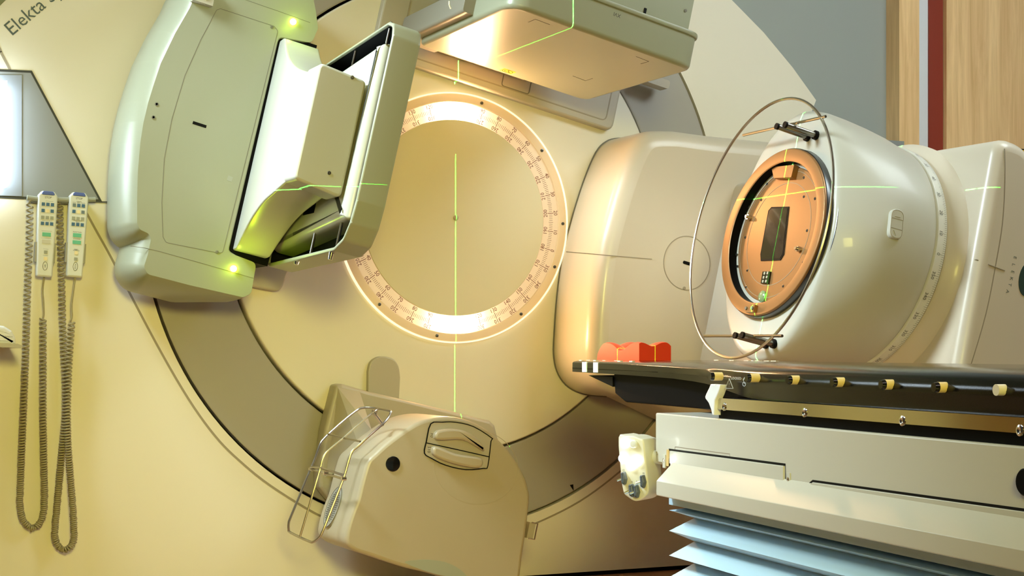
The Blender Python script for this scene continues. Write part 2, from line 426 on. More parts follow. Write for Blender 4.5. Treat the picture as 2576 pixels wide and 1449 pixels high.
# lettering follows the arch of the cover
bl = wq(20, 83); th0 = math.atan2(bl[1]-1.25, bl[0]); rr_ = math.hypot(bl[0], bl[1]-1.25)
for vx, vy, _ in vs: pass
wmin = min(v[0] for v in vs); vmin = min(v[1] for v in vs)
p1, p2 = wq(22, 78), wq(103, 10)
ang_t = math.atan2(p2[1]-p1[1], p2[0]-p1[0])
mt.add([W(p1[0]+(vx-wmin)*math.cos(ang_t)-(vy+.0)*math.sin(ang_t), p1[1]+(vx-wmin)*math.sin(ang_t)+(vy+.0)*math.cos(ang_t), .0012) for vx, vy, _ in vs], fs)
lab(mt.build('lettering', print_g, cov, smooth=False), 'dark grey lettering running up along the arch')

# ------------------------------------------------------------------ rotating gantry face
drum = thing('gantry_drum', 'round gantry face with grey outer ring, cream disc and lit angle dial', 'gantry', (0, 0, 1.25))
O0 = Fr((0, 0, 1.25), (1, 0, 0), (0, 0, 1), NY)
MB().lathe(O0, [(1.058, -.045), (0, -.045)], n=96).build('backing', gapm, drum, smooth=False)
MB().lathe(O0, [(.806, -.045), (.806, .0), (.812, .004), (1.046, .004), (1.052, -.0), (1.052, -.045)], n=128).build('outer_ring', grey_ring, drum, ang=50)
MB().lathe(O0, [(.797, -.045), (.797, .008), (.79, .014), (.425, .014), (.425, .0)], n=128).build('inner_disc', cream2, drum, ang=50)
lab(MB().prism(tri, W, .003, .0052).build('pointer_mark', black, drum, smooth=False), 'small black triangle mark')
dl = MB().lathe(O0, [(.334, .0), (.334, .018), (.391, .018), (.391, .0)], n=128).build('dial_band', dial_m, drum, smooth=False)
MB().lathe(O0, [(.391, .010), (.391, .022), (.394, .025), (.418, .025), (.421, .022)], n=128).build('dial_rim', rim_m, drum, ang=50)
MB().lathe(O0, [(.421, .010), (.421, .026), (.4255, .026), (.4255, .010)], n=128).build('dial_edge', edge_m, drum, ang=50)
MB().lathe(O0, [(.333, .0), (.333, .019), (.331, .021), (0, .021)], n=128).build('dial_disc', disc_m, drum, ang=50)
MB().lathe(O0, [(.009, .021), (.009, .027), (.006, .030), (0, .030)], n=20).build('centre_pin', mount_m, drum, ang=50)
TD = R(-15.5)
for f in (-3, 35, 74.5, 130, 185, 225, 258, 305, 335):
    x, y = .406*math.cos(R(f+2)), .406*math.sin(R(f+2))
    MB().lathe(O0, [(.0055, .025), (.0055, .028), (.002, .029), (0, .027)], cx=x, cy=y, n=10).build('screw', dark_metal, drum)
tick = MB(); nin = MB(); nout = MB()
for i in range(360):
    f = TD+R(i); r0, r1 = (.3565, .3695) if i % 10 else (.352, .374)
    if i % 10 == 5: r0, r1 = .3545, .3715
    ca, sa = math.cos(f), math.sin(f); h = .00055 if i % 10 else .0009
    tick.add([O0(r0*ca-h*sa*s1, r0*sa+h*ca*s1, .0184) if q == 0 else O0(r1*ca-h*sa*s1, r1*sa+h*ca*s1, .0184) for q, s1 in ((0, -1), (1, -1), (1, 1), (0, 1))], [(0, 1, 2, 3)])
for i in range(0, 360, 10):
    f = TD+R(i)
    put_text(MB(), str(i), .0200, O0, .3815*math.cos(f), .3815*math.sin(f), .0184, f-math.pi/2, .9).build('dial_number', print_r, drum, smooth=False)
    put_text(MB(), str((i+180) % 360), .0200, O0, .3435*math.cos(f), .3435*math.sin(f), .0184, f+math.pi/2, .9).build('dial_number', print_r, drum, smooth=False)
tick.build('tick_marks', print_r, drum, smooth=False)['kind'] = 'stuff'

# ------------------------------------------------------------------ treatment head on its arm
head = thing('treatment_unit', 'big cream gantry arm with rounded beam head and copper coloured collimator ring', 'treatment head', (.9, -.8, .4))
rootp = [gq(*p, .03) for p in ((1608, 348), (1560, 348), (1530, 356), (1504, 384), (1472, 460), (1441, 560), (1421, 640), (1407, 740), (1399, 850), (1399, 900), (1410, 942), (1436, 974), (1475, 991), (1530, 997))]
rootp = crom(rootp, 4, False); rootp = [(1.55, -.62), (1.55, .66), gq(1940, 375, .1), gq(1700, 358, .05)] + rootp
MB().prism(rootp, G, .015, .30, .06, 5).build('arm_root', arm_m, head, ang=40)
rim_path = [(x, y) for x, y in rootp[3:]]
MB().ribbon(rim_path, G, .008, .0145, .018).build('root_gasket', seamg, head, smooth=False)
MB().ribbon([gq(1424, 633.5, .30), gq(1640, 652, .30)], G, .003, .299, .3008).build('seam', seam, head, smooth=False)
cx, cy = gq(1728, 662, .30)
MB().ribbon(circ(cx, cy, .0925, 48), G, .003, .299, .3008, True).build('round_cover_seam', seam, head, smooth=False)
MB().prism(fillet([(cx-.016, cy-.0055), (cx+.022, cy-.0055), (cx+.022, cy+.0055), (cx-.016, cy+.0055)], .0054), G, .297, .3012).build('slot', black, head, smooth=False)
for p in ((1748, 597), (1721, 725)):
    x, y = gq(*p, .30); MB().lathe(G, [(.006, .299), (.006, .302), (.003, .303), (0, .3015)], cx=x, cy=y, n=12).build('screw', seam, head)
# outer arm carrying the head
DF = 1.62
ar = [(.885, -.45), (.885, .352), (.985, .352), (1.25, .14), (1.7, -.1), (1.7, -.5)]
MB().prism(fillet(ar, [.07, .065, .10, .1, .1, .08], 8), G, .20, DF, .035, 5).build('outer_arm', arm_m, head, ang=40)
MB().ribbon(crom([gq(*p, DF) for p in ((2527, 374), (2528, 450), (2522, 560), (2505, 665), (2480, 790), (2440, 925), (2425, 960))], 4, False), G, .0028, DF-.001, DF+.0008).build('seam', seam, head, smooth=False)
d0, t0 = ga(2380, 657, .885)
MB().tube([GA(DF-.30, t0, -.885+.0), GA(DF-.06, t0, -.8855), G(.892, t0-.0, DF-.012), G(.93, t0-.006, DF+.0005), G(.985, t0-.008, DF+.0005)], .0018, 6).build('seam', seam, head)
# brand lettering and badge on the camera side of the arm
mt = MB(); pz = [(2552, 652), (2549, 672), (2546, 692), (2541, 711), (2534, 730)]
for ch, p in zip('ELEKTA', [(2553, 648), (2549, 666), (2547, 684), (2544, 701), (2540, 716), (2534, 733)]):
    x, y = gq(*p, DF); put_text(mt, ch, .0155, G, x, y, DF+.0008, R(-90), 1)
lab(mt.build('lettering', print_g, head, smooth=False), 'dark spaced capital letters reading downwards')
x, y = gq(2584, 703, DF)
lab(MB().prism(circ(x, y, .030, 40, .048), G, DF-.002, DF+.0015).build('badge', logo_g, head, smooth=False), 'dark green oval badge')
# neck and collimator barrel (lathe about the beam axis)
HB = Fr(G(0, 0, 1.2), T, NY, -A)       # (t, d-1.2, -a)
MB().lathe(HB, [(.330, -.832), (.332, -.842), (.340, -.846), (.354, -.866), (.372, -.884), (.372, -.90)], n=96).build('neck_flange', arm_m, head, ang=50)
MB().lathe(HB, [(.338, -.798), (.3455, -.800), (.3465, -.802), (.3450, -.832), (.330, -.834)], n=96).build('scale_band', mat('scale_white', (.74, .74, .68), .35), head, ang=50)
MB().lathe(HB, [(.334, -.836), (.334, -.846)], n=64).build('band_gap', seam, head)
def barrel(a, rs, rt, p, r0=0):
    out = []
    for i in range(96):
        f = 2*math.pi*i/96; c = abs(math.cos(f)); r = rs+(rt-rs)*c**p; out.append(HB(r*math.cos(f), r*math.sin(f), -a))
    return out
secs = [(.515, .215, .22, 2), (.513, .25, .345, 3.2), (.517, .258, .362, 3.2), (.526, .266, .370, 3.1), (.56, .288, .375, 3), (.60, .312, .373, 3), (.66, .334, .367, 3), (.72, .343, .358, 3), (.77, .343, .346, 3), (.792, .343, .343, 2), (.796, .341, .341, 2), (.799, .334, .334, 2)]
MB().loft([barrel(*q) for q in secs], True, True).build('head_barrel', head_m, head, ang=60, wn=False)
# scale on the band
tick = MB(); nums = MB()
d0, t0 = ga(2341, 641, .812); f0 = math.atan2(d0-1.2, t0)     # angle of the zero mark about the beam
def band(f, s): # s 0..1 across the band
    r = .3465-.0015*s+.0006; return HB(r*math.cos(f), r*math.sin(f), -(.803+.029*s))
for i in range(-80, 80):
    f = f0+R(-i); L0 = .42 if i % 10 == 0 else (.58 if i % 5 == 0 else .68)
    h = .0011; tick.add([band(f-h, L0), band(f+h, L0), band(f+h, .97), band(f-h, .97)], [(0, 1, 2, 3)])
for i in range(-7, 8):
    f = f0+R(-i*10); c = band(f, .20); nrm = (band(f, .2)-HB(0, 0, -.80)).normalized()
    ax = (band(f, 1)-band(f, 0)).normalized(); tg = (band(f+.01, .2)-band(f-.01, .2)).normalized()
    fr = Fr(c, tg, ax, tg.cross(ax)); put_text(MB(), str((i*10) % 360), .0155, fr, 0, 0, .0010 if fr.w.dot(nrm) > 0 else -.0010).build('scale_number', print_m, head, smooth=False)
tick.build('tick_marks', print_m, head, smooth=False)['kind'] = 'stuff'
# pointer tab beside the zero
d0, t0 = ga(2391, 640, .86)
fr = Fr(GA(d0, t0, -.868), NY, T, -A)
MB().prism(fillet([(-.017, -.022), (.012, -.022), (.012, .024), (-.017, .024)], .004), fr, -.01, .006, .002, 2).build('pointer_tab', cream, head)
# up and down key pad on the barrel
c = None
d0, t0 = ga(2174, 588, .66); f = math.atan2(d0-1.2, t0); r = .3385
cn = HB(r*math.cos(f), r*math.sin(f), -.66); nrm = (cn-HB(0, 0, -.66)).normalized(); tg = V((0, 0, 0))
tg = (HB(r*math.cos(f-.01), r*math.sin(f-.01), -.66)-cn).normalized(); nrm = (nrm - A*.10).normalized()
up = tg; rt = up.cross(nrm).normalized(); kp = Fr(cn, rt, up, nrm)
pad = MB().prism(fillet([(-.021, -.042), (.021, -.042), (.021, .042), (-.021, .042)], .0205, 8), kp, -.012, .0035, .002, 3).build('key_pad', head_m, head)
MB().ribbon([(-.017, .014), (.017, .014)], kp, .0012, .003, .0042).ribbon([(-.017, -.014), (.017, -.014)], kp, .0012, .003, .0042).ribbon(fillet([(-.0185, -.0395), (.0185, -.0395), (.0185, .0395), (-.0185, .0395)], .0185, 8), kp, .001, .003, .0042, True).build('key_outline', seam, pad, smooth=False)
for sg in (1, -1):
    MB().prism([(-.009, sg*.020), (.009, sg*.020), (0, sg*.034)], kp, .003, .0048).build('arrow_key', head_m, pad, smooth=False)
# collimator face
FA = .485
MB().lathe(HB, [(.247, -.52), (.247, -FA-.004), (.243, -FA), (.212, -FA), (.209, -FA-.003)], n=96).build('accessory_ring', copper, head, ang=50)
MB().lathe(HB, [(.2475, -.518), (.250, -.512), (.2495, -.494), (.2475, -.492)], n=96).build('ring_side', dark_metal, head, ang=50)
MB().lathe(HB, [(.2465, -.53), (.262, -.528), (.262, -.520), (.250, -.514)], n=96).build('ring_seat', dark_metal, head, ang=50)
MB().lathe(HB, [(.209, -FA-.003), (.209, -.540), (.192, -.545)], n=96).build('recess_wall', blk_sat, head, ang=50)
PA = .512
MB().lathe(HB, [(.200, -.545), (.200, -PA-.004), (.196, -PA), (.0, -PA)], n=96).build('shadow_tray', copper, head, ang=50)
MB().ribbon(circ(0, 0, .152, 72), HB, .0015, -PA-.001, -PA+.0006, True).ribbon(circ(0, 0, .188, 72), HB, .0012, -PA-.001, -PA+.0006, True).build('tray_groove', seam, head, smooth=False)
def fa(x, y): d, t = ga(x, y, PA); return (t, d-1.2)
wn = [fa(*p) for p in ((1942, 521), (1986, 520), (1973, 640), (1964, 655), (1915, 657), (1914, 640), (1934, 530))]
MB().prism(wn, HB, -PA-.001, -PA+.002).build('window_frame', black, head, smooth=False)
MB().prism(inset(ccw(wn), .005), HB, -PA+.001, -PA+.0028).build('beam_window', glass_dk, head, smooth=False)
b0 = [fa(*p) for p in ((1952, 424), (2010, 418), (2002, 450), (1958, 452))]
MB().prism(b0, HB, -PA, -PA+.017, .001, 2).build('mounting_block', copper, head)
for p in ((1888, 548), (2013, 628)):
    x, y = fa(*p); q = HB(x, y, -PA); MB().cyl(q, q-A*.012, .008, n=12).cyl(q-A*.012, q-A*.018, .005, n=12).build('knurled_screw', steel, head)
for p in ((1930, 463), (2022, 447), (2050, 500), (2022, 495), (1883, 520), (1915, 503), (2030, 580), (2020, 660), (2012, 690), (1970, 720), (1877, 722), (1855, 670), (1880, 680), (1875, 597), (1853, 640)):
    x, y = fa(*p); MB().lathe(HB, [(.0042, -PA), (.0042, -PA+.001), (.002, -PA+.0015), (.0018, -PA+.0005), (0, -PA+.0005)], cx=x, cy=y, n=10).build('screw', dark_metal, head)
gd = [fa(*p) for p in ((1922, 684), (1941, 684), (1936, 716), (1917, 714))]
ind = MB().prism(gd, HB, -PA, -PA+.005).build('indicator_window', blk_gl, head, smooth=False)
for i in range(3):
    for j in range(2):
        x = gd[0][0]*(1-(i+.5)/3)+gd[3][0]*(i+.5)/3; y = gd[0][1]*(.7-.4*j)+gd[1][1]*(.3+.4*j)
        MB().box(HB, x-.004, x+.004, y-.004, y+.004, -PA+.004, -PA+.0058).build('indicator_bar', key_g, ind, smooth=False)
x, y = fa(1919, 746); MB().lathe(HB, [(.017, -PA-.002), (.017, -PA+.004), (.012, -PA+.008), (0, -PA+.009)], cx=x, cy=y, n=20).build('lens', mat('greenish_lens', (.25, .34, .16), .15, coat=.4), head)
d0, t0 = ga(1900, 776, FA); x, y = t0, d0-1.2
br = MB().box(HB, x-.013, x+.008, y-.030, y+.012, -FA-.01, -FA+.012).build('latch_block', copper, head, smooth=False)
for y_ in (y-.026, y+.005): MB().cyl(HB(x-.002, y_, -FA+.012), HB(x-.002, y_, -FA+.016), .005, n=12).build('latch_screw', seamg, br)
# touch guard on its posts
TG = .44
gl = [HB(.381*math.cos(2*math.pi*i/96), .336*math.sin(2*math.pi*i/96), -TG) for i in range(96)]
MB().tube(gl, .0042, 8, True).build('touch_guard_ring', wire_m, head)
for p, q in (((1870, 340), (2077, 293)), ((1772, 845), (1968, 845))):
    a_, b_ = ga(*p, TG), ga(*q, TG); MB().tube([GA(*a_, -TG), GA(*b_, -TG)], .0042, 8).build('crossbar', wire_m, head)
for tip in ((1955, 318), (1976, 314), (1850, 844), (1868, 843)):
    a_ = ga(*tip, .405); q = GA(*a_, -.405)
    po = MB().cyl(q, q+A*.125, .0085, n=14).build('post', mat('post_steel', (.30, .28, .24), .3, metal=.9), head)
    MB().cyl(q-A*.004, q+A*.003, .0093, n=14).build('post_cap', black, po)
    MB().cyl(q+A*.100, q+A*.118, .0135, n=14).build('post_boot', black, po)

# ------------------------------------------------------------------ kV detector panel at the top
kv = thing('detector_panel', 'flat grey detector panel overhead with warm lit underside and corner marks', 'detector panel', (0, -.5, 1.7))
TB = .48
a0, a1, e0, e1 = -.322, .312, .19, .885
po = fillet([(a0, e0), (a1, e0), (a1, e1), (a0, e1)], [.03, .05, .05, .07], 6)
MB().prism(po, GT, -TB-.098, -TB, .014, 4).build('panel_body', green_grey, kv, ang=40)
MB().prism(inset(ccw(po), -.006), GT, -TB-.113, -TB-.098, .004, 2, .004).build('panel_lip', green_grey, kv, ang=40)
for cx_, cy_, sx_, sy_ in ((0, 0, 1, 1),):
    pass
mk = MB()
def tt(x, y): return gt(x, y, TB)
for tr in (((1329, 56), (1347, 48.5), (1383, 62)), ((1600, 142), (1632, 154.5), (1612, 160.5)), ((1441, 191), (1473, 203), (1491, 197))):
    mk.ribbon([tt(*p) for p in tr], GT, .0016, -TB-.001, -TB+.0006)
mk.build('corner_marks', print_m, kv, smooth=False)
x, y = tt(1277, 179)
st = MB().box(GT, x-.022, x+.022, y-.020, y+.020, -TB-.001, -TB+.0008).build('warning_sticker', sticker_y, kv, smooth=False)
mk = MB().ribbon(circ(x, y, .0175, 24), GT, .002, -TB+.0005, -TB+.0014, True)
for i in range(3):
    f = R(90+120*i); mk.ribbon([(x+.003*math.cos(f), y+.003*math.sin(f)), (x+.012*math.cos(f), y+.012*math.sin(f))], GT, .0045, -TB+.0005, -TB+.0014)
mk.build('warning_symbol', black, st, smooth=False)
x, y = gq(1554, 28, e1)
lab(put_text(MB(), 'XVI', .016, G, x, y-.012, e1+.0010, R(180)-R(2)).build('lettering', print_m, kv, smooth=False), 'small upside-down black letters on the panel edge')
# carriage box above the panel
q0 = gq(1733, 66, .80)
MB().box(G, a0+.02, q0[0], TB+.130, TB+.34, .25, .80, .0).build('carriage_box', green_grey, kv, smooth=False)
MB().box(G, a0+.05, q0[0]-.004, TB+.112, TB+.130, .25, .795).build('carriage_gap', black, kv, smooth=False)
x, y = gq(1625, 14, .80)
MB().box(G, x-.004, x+.004, TB+.125, TB+.16, .79, .803).build('latch', black, kv, smooth=False)
x, y = gq(1724, 27, .80)
MB().lathe(G, [(.005, .80), (.005, .802), (0, .803)], cx=x, cy=y, n=12).build('screw', seamg, kv)
# arm at the far left and support arm to the gantry
MB().box(G, a0-.035, a0+.10, TB+.02, TB+.105, .10, .62, .012).build('side_arm', mat('arm_dark_tan', (.26, .24, .19), .45), kv)
p = gq(1131, 14, .62)
MB().tube([G(p[0]-.004, p[1]+.012, .62), G(p[0]-.005, p[1], .628), G(p[0]+.002, p[1]-.010, .628), G(p[0]+.006, p[1]-.006, .62)], .0022, 8).build('cable_clip', ivory_m, kv)
MB().box(G, a0+.08, a1-.18, TB+.04, TB+.16, .03, .22, .01).build('support_arm', mount_m, kv)
p0, p1 = gq(1600, 222, .12), gq(1705, 196, .12)
MB().box(G, p0[0]+.03, p1[0]-.01, p0[1]+.045, p0[1]+.075, .04, .09, .01).build('side_bracket', mount_m, kv)
# mounting plate on the drum face
pl = [gq(*p, .04) for p in ((960, 128), (1530, 327), (1545, 318), (1563, 236))]
c1 = gq(1532, 328, .04); t_lo = c1[1]; a_hi = gq(1556, 250, .04)[0]
pl = fillet([(-.42, t_lo), (a_hi, t_lo), (a_hi, t_lo+.5), (-.42, t_lo+.5)], [.02, .03, .02, .02])
mp_ = MB().prism(pl, G, .012, .045, .008, 3).build('mount_plate', mount_m, kv)
MB().ribbon(fillet([(-.33, t_lo+.028), (a_hi-.035, t_lo+.028), (a_hi-.035, t_lo+.3), (-.33, t_lo+.3)], .02), G, .004, .043, .0462, True).build('plate_groove', seam, mp_, smooth=False)
p0, p1 = gq(1264, 203, .045), gq(1330, 236, .045)
MB().ribbon(fillet([(p0[0], p1[1]-.002), (p1[0], p1[1]-.002), (p1[0], p1[1]+.08), (p0[0], p1[1]+.08)], .01), G, .003, .044, .0464, True).build('hatch_seam', seamg, mp_, smooth=False)

# ------------------------------------------------------------------ kV source at the bottom
ks = thing('tube_housing', 'tan rounded imaging tube housing at the bottom of the gantry face', 'x-ray source', (0, -.3, .1))
DS = .45
fo = [gq(*p, DS) for p in ((925, 1161), (945, 1140), (975, 1113), (1020, 1080), (1060, 1058), (1110, 1048), (1165, 1053), (1220, 1077), (1269, 1120), (1302, 1163), (1324, 1206), (1333, 1240), (1333, 1265), (1326, 1330), (1315, 1400), (1305, 1465), (1270, 1490), (1150, 1462), (1072, 1441), (1010, 1426), (940, 1402), (892, 1386), (870, 1364), (873, 1330), (885, 1290), (898, 1257), (911, 1205))]
MB().prism(crom(fo, 3), G, .185, DS, .012, 4, .010).build('housing_shell', src_m, ks, ang=40)
# faceted shoulder behind, on the left
MB().prism(inset(ccw(crom(fo, 3)), .05), G, .06, .22).build('housing_neck', mat('neck_tan', (.30, .27, .21), .5), ks)
x, y = gq(988, 1167, DS); rr = .0232
MB().lathe(G, [(rr, DS-.002), (rr, DS+.003), (rr-.003, DS+.004), (0, DS+.004)], cx=x, cy=y, n=40).build('round_port', blk_gl, ks)
x, y = gq(1205, 1180, DS)
MB().ribbon(circ(x-.01, y+.005, .145, 60, .115), G, .0015, DS-.001, DS+.0004, True).build('face_crease', src_m, ks, smooth=False)
# filter door with two curved pull handles
dp = [gq(*p, DS) for p in ((1083, 1066), (1110, 1062), (1145, 1062), (1190, 1073), (1236, 1102), (1234, 1110), (1226, 1172), (1215, 1178), (1170, 1181), (1120, 1170), (1085, 1153), (1067, 1140), (1072, 1110))]
fd = MB().prism(crom(dp, 3), G, DS-.004, DS+.003).build('filter_door', mount_m, ks, smooth=False)
MB().ribbon(crom(dp, 3), G, .0028, DS, DS+.0042, True).ribbon([gq(1072, 1114, DS), gq(1150, 1131, DS), gq(1229, 1149, DS)], G, .0028, DS, DS+.0042).build('door_outline', black, fd, smooth=False)
for h0 in (((1096, 1083), (1150, 1079), (1195, 1102), (1213, 1134), (1160, 1106), (1094, 1106)), ((1090, 1122), (1140, 1140), (1205, 1152), (1200, 1176), (1140, 1167), (1088, 1146))):
    MB().prism(crom([gq(*p, DS) for p in h0], 4), G, DS+.002, DS+.022, .008, 3).build('pull_handle', src_m, fd)
tx = MB()
for s_, p in (('F0', (1085, 1095)), ('S10', (1078, 1131))):
    x, y = gq(*p, DS); put_text(tx, s_, .014, G, x, y, DS+.0036, R(-90)+TH-R(6))
tx.build('door_lettering', print_m, fd, smooth=False)
gp_ = [gq(*p, DS) for p in ((1018, 1415), (1045, 1409), (1080, 1408), (1120, 1414), (1152, 1429), (1172, 1447), (1175, 1456), (1120, 1449), (1072, 1437))]
MB().prism(crom(gp_, 3), G, DS-.002, DS+.0012).build('lower_badge', mat('badge_grey_green', (.36, .38, .29), .45), ks, smooth=False)
# loudspeaker style vent on the left shoulder
_a, _b = G(*gq(898, 1257, DS), DS), G(*gq(874, 1325, DS), DS)
_v = (_a-_b).normalized(); _n = NY.cross(_v).normalized()
if _n.dot(A) > 0: _n = -_n
VF = Fr(onP(840, 1276, _a, _n)+_n*.002, NY, _v, _n)
vent = MB().prism(circ(0, 0, .052, 36, .066), VF, -.02, .0025, .0015, 2).build('vent_disc', mat('vent_grey', (.38, .37, .31), .4), ks)
MB().ribbon(circ(0, 0, .0515, 36, .0655), VF, .0012, .001, .0032, True).build('vent_rim', seamg, vent, smooth=False)
hv = MB()
for i in range(-8, 9):
    for j in range(-8, 9):
        x, y = i*.0070+(.0035 if j % 2 else 0), j*.0064
        if math.hypot(x/.8, y) < .052: hv.add([VF(x+.0022*math.cos(R(60*k)), y+.0022*math.sin(R(60*k)), .0031) for k in range(6)], [tuple(range(6))])
o = hv.build('vent_holes', black, vent, smooth=False); o['kind'] = 'stuff'
# latch on the right flank
p0, p1 = gq(1326, 1312, .40), gq(1352, 1360, .40)
la = MB().box(G, p0[0], p0[0]+.022, p1[1]+.002, p0[1], .36, .42).build('side_latch', mount_m, ks, smooth=False)
MB().tube([G(p0[0]+.005, p0[1], .425), G(p0[0]+.026, p0[1], .425), G(p0[0]+.026, p1[1]+.002, .425), G(p0[0]+.005, p1[1]+.002, .425)], .0025, 6).build('latch_loop', steel, la)
# mount plate, tongue and faceted boss
mp_ = [gq(*p, .05) for p in ((840, 968), (855, 965), (925, 985), (1010, 1004), (1150, 1038), (1228, 1058), (1240, 1070), (1250, 1110), (1240, 1250), (830, 1262), (800, 1225), (798, 1185), (812, 1080))]
MB().prism(fillet(mp_, .012), G, .012, .07, .012, 3).build('mount_plate', mount_m, ks)
tg_ = [gq(*p, .03) for p in ((925, 1010), (926, 935), (932, 912), (948, 899), (968, 897), (990, 904), (1003, 922), (1007, 950), (1003, 1025))]
MB().prism(crom(tg_[1:8], 4, False)+[tg_[8], tg_[0]], G, .012, .032, .004, 2).build('tongue_plate', mount_m, ks)
fv = [G(*gq(850, 975, .07), .07), G(*gq(905, 985, .07), .07), G(*gq(935, 1082, .16), .16), G(*gq(900, 1115, .16), .16), G(*gq(838, 1080, .07), .07), G(*gq(868, 1180, .12), .12), G(*gq(818, 1200, .07), .07)]
MB().add(fv, [(0, 1, 2), (0, 2, 3, 4), (4, 3, 5, 6)]).build('faceted_boss', mount_m, ks, smooth=False)
# wire touch guard
bask = MB()
def z3(x, y, d): return G(*gq(680+x/2.547, 880+y/2.547, d), d)
lo = [(605, 370, .34), (680, 375, .38), (760, 390, .46), (771, 405, .47), (735, 460, .49), (640, 545, .50), (560, 620, .50), (525, 650, .50), (505, 700, .50), (470, 820, .50), (400, 1000, .50), (335, 1165, .50), (310, 1205, .49), (275, 1230, .47), (245, 1226, .44), (130, 1172, .31), (118, 1150, .30), (118, 1110, .30), (135, 1060, .30), (255, 770, .30), (285, 700, .30), (315, 615, .30), (335, 580, .30), (385, 530, .30), (470, 455, .31), (560, 385, .32)]
MB().tube([V(p) for p in crom([tuple(z3(*p)) for p in lo], 3)], .0038, 8, True).build('guard_loop', wire_m, ks)
md = [(690, 380, .40), (660, 400, .41), (560, 485, .41), (470, 565, .41), (385, 635, .41), (350, 670, .41), (330, 715, .41), (320, 760, .41), (255, 980, .41), (190, 1197, .39)]
MB().tube([V(p) for p in crom([tuple(z3(*p)) for p in md], 3, False)], .0034, 8).build('guard_rod', wire_m, ks)
MB().tube([z3(370, 540, .30), z3(470, 566, .41), z3(577, 588, .50)], .0032, 8).build('guard_crossbar', wire_m, ks)
MB().tube([z3(262, 750, .30), z3(320, 755, .41), z3(475, 805, .50)], .0036, 8).tube([z3(262, 765, .30), z3(340, 790, .40), z3(470, 828, .50)], .0036, 8).build('guard_crossbar', wire_m, ks)
MB().cyl(z3(660, 400, .42), z3(722, 485, .42), .0062, n=12).build('guard_strut', steel, ks)
for p in ((262, 765, .30), (355, 790, .41), (470, 826, .50), (668, 395, .40)):
    q = z3(*p); MB().cyl(q-V((.007, 0, 0)), q+V((.007, 0, 0)), .0065, n=10).build('guard_clamp', steel, ks)

# ------------------------------------------------------------------ MV portal imager at the left
mv = thing('portal_imager', 'green-grey imaging arm at the left with two lime lamps and open detector tray', 'imaging arm', (-.9, -.3, 1.0))
DM = .30
ho = [gq(*p, DM) for p in ((700, 92), (784, 108), (800, 72), (795, 30), (780, -40), (560, -60), (490, -10), (477, 21), (440, 85), (405, 158), (386, 215), (373, 258), (361, 308), (353, 359), (347, 430), (345, 500), (345, 560), (351, 577), (375, 588), (380, 602), (372, 640), (362, 672), (372, 690), (480, 718), (612, 748), (632, 738), (645, 662), (572, 634))]
ho = ccw(ho); ho2 = fillet(ho, .018, 4)
def ring_off(o_, d_): return [G(x, y, d_) for x, y in inset(ho2, -o_)]
rs_ = [(.030, .05), (.045, .09), (.048, .15), (.044, .20), (.034, .245), (.018, .283), (.0, .30)]
sh = []
for of, dd in rs_:
    # bulge only on the outer (left and lower) flank
    row = []
    for (x, y), (xi, yi) in zip(ho2, inset(ho2, -of)):
        k = 1.0 if x < -.80 else max(.15, 1-(x+.80)/.08)
        row.append(G(x+(xi-x)*k, y+(yi-y)*k, dd))
    sh.append(row)
MB().loft(sh).build('housing', green_grey, mv, ang=50)
hp = [gq(*p, DM) for p in ((555, 22), (690, 66), (699, 78), (560, 636), (548, 636), (418, 610), (410, 596), (407, 510), (413, 400), (432, 300), (465, 190), (505, 100), (545, 25))]
cp_ = MB().ribbon(crom(fillet(hp, .01, 3), 1), G, .0016, DM-.001, DM+.0005, True).build('cover_seam', seamg, mv, smooth=False)
MB().ribbon([gq(*p, DM) for p in ((328, 619), (365, 624), (400, 632), (500, 660), (638, 700))], G, .0014, DM-.001, DM+.0005).build('cover_seam', seamg, mv, smooth=False)
MB().ribbon([gq(*p, DM) for p in ((590, -10), (700, 28), (780, 57))], G, .0014, DM-.001, DM+.0005).build('cover_seam', seamg, mv, smooth=False)
p0, p1 = gq(485, 308, DM), gq(519, 319, DM)
MB().ribbon([p0, p1], G, .009, DM-.002, DM+.0006).build('slot', black, mv, smooth=False)
for p in ((394, 262), (386, 295)):
    x, y = gq(*p, DM); o = MB().lathe(G, [(.0058, DM-.001), (.0058, DM+.0015), (.0035, DM+.002), (.0033, DM-.0), (0, DM-.0)], cx=x, cy=y, n=14).build('socket', seamg, mv)
for p in ((684, 68), (546, 634)):
    x, y = gq(*p, DM); MB().lathe(G, [(.0052, DM-.001), (.0052, DM+.0015), (.002, DM+.002), (0, DM+.0005)], cx=x, cy=y, n=12).build('screw', seamg, mv)
x, y = gq(578, 449, DM)
MB().prism([(x-.008, y-.007), (x+.007, y-.009), (x+.009, y+.006), (x-.006, y+.008)], G, DM-.001, DM+.0006).build('sticker', key_g, mv, smooth=False)
for p in ((737, 55), (587, 676)):
    x, y = gq(*p, DM); MB().lathe(G, [(.0095, DM-.001), (.0095, DM+.004), (.006, DM+.008), (0, DM+.009)], cx=x, cy=y, n=20).build('status_lamp', led_m, mv)
    point('status_glow', G(x+.01, y, DM+.10), .26, (.62, 1, .0), .01)
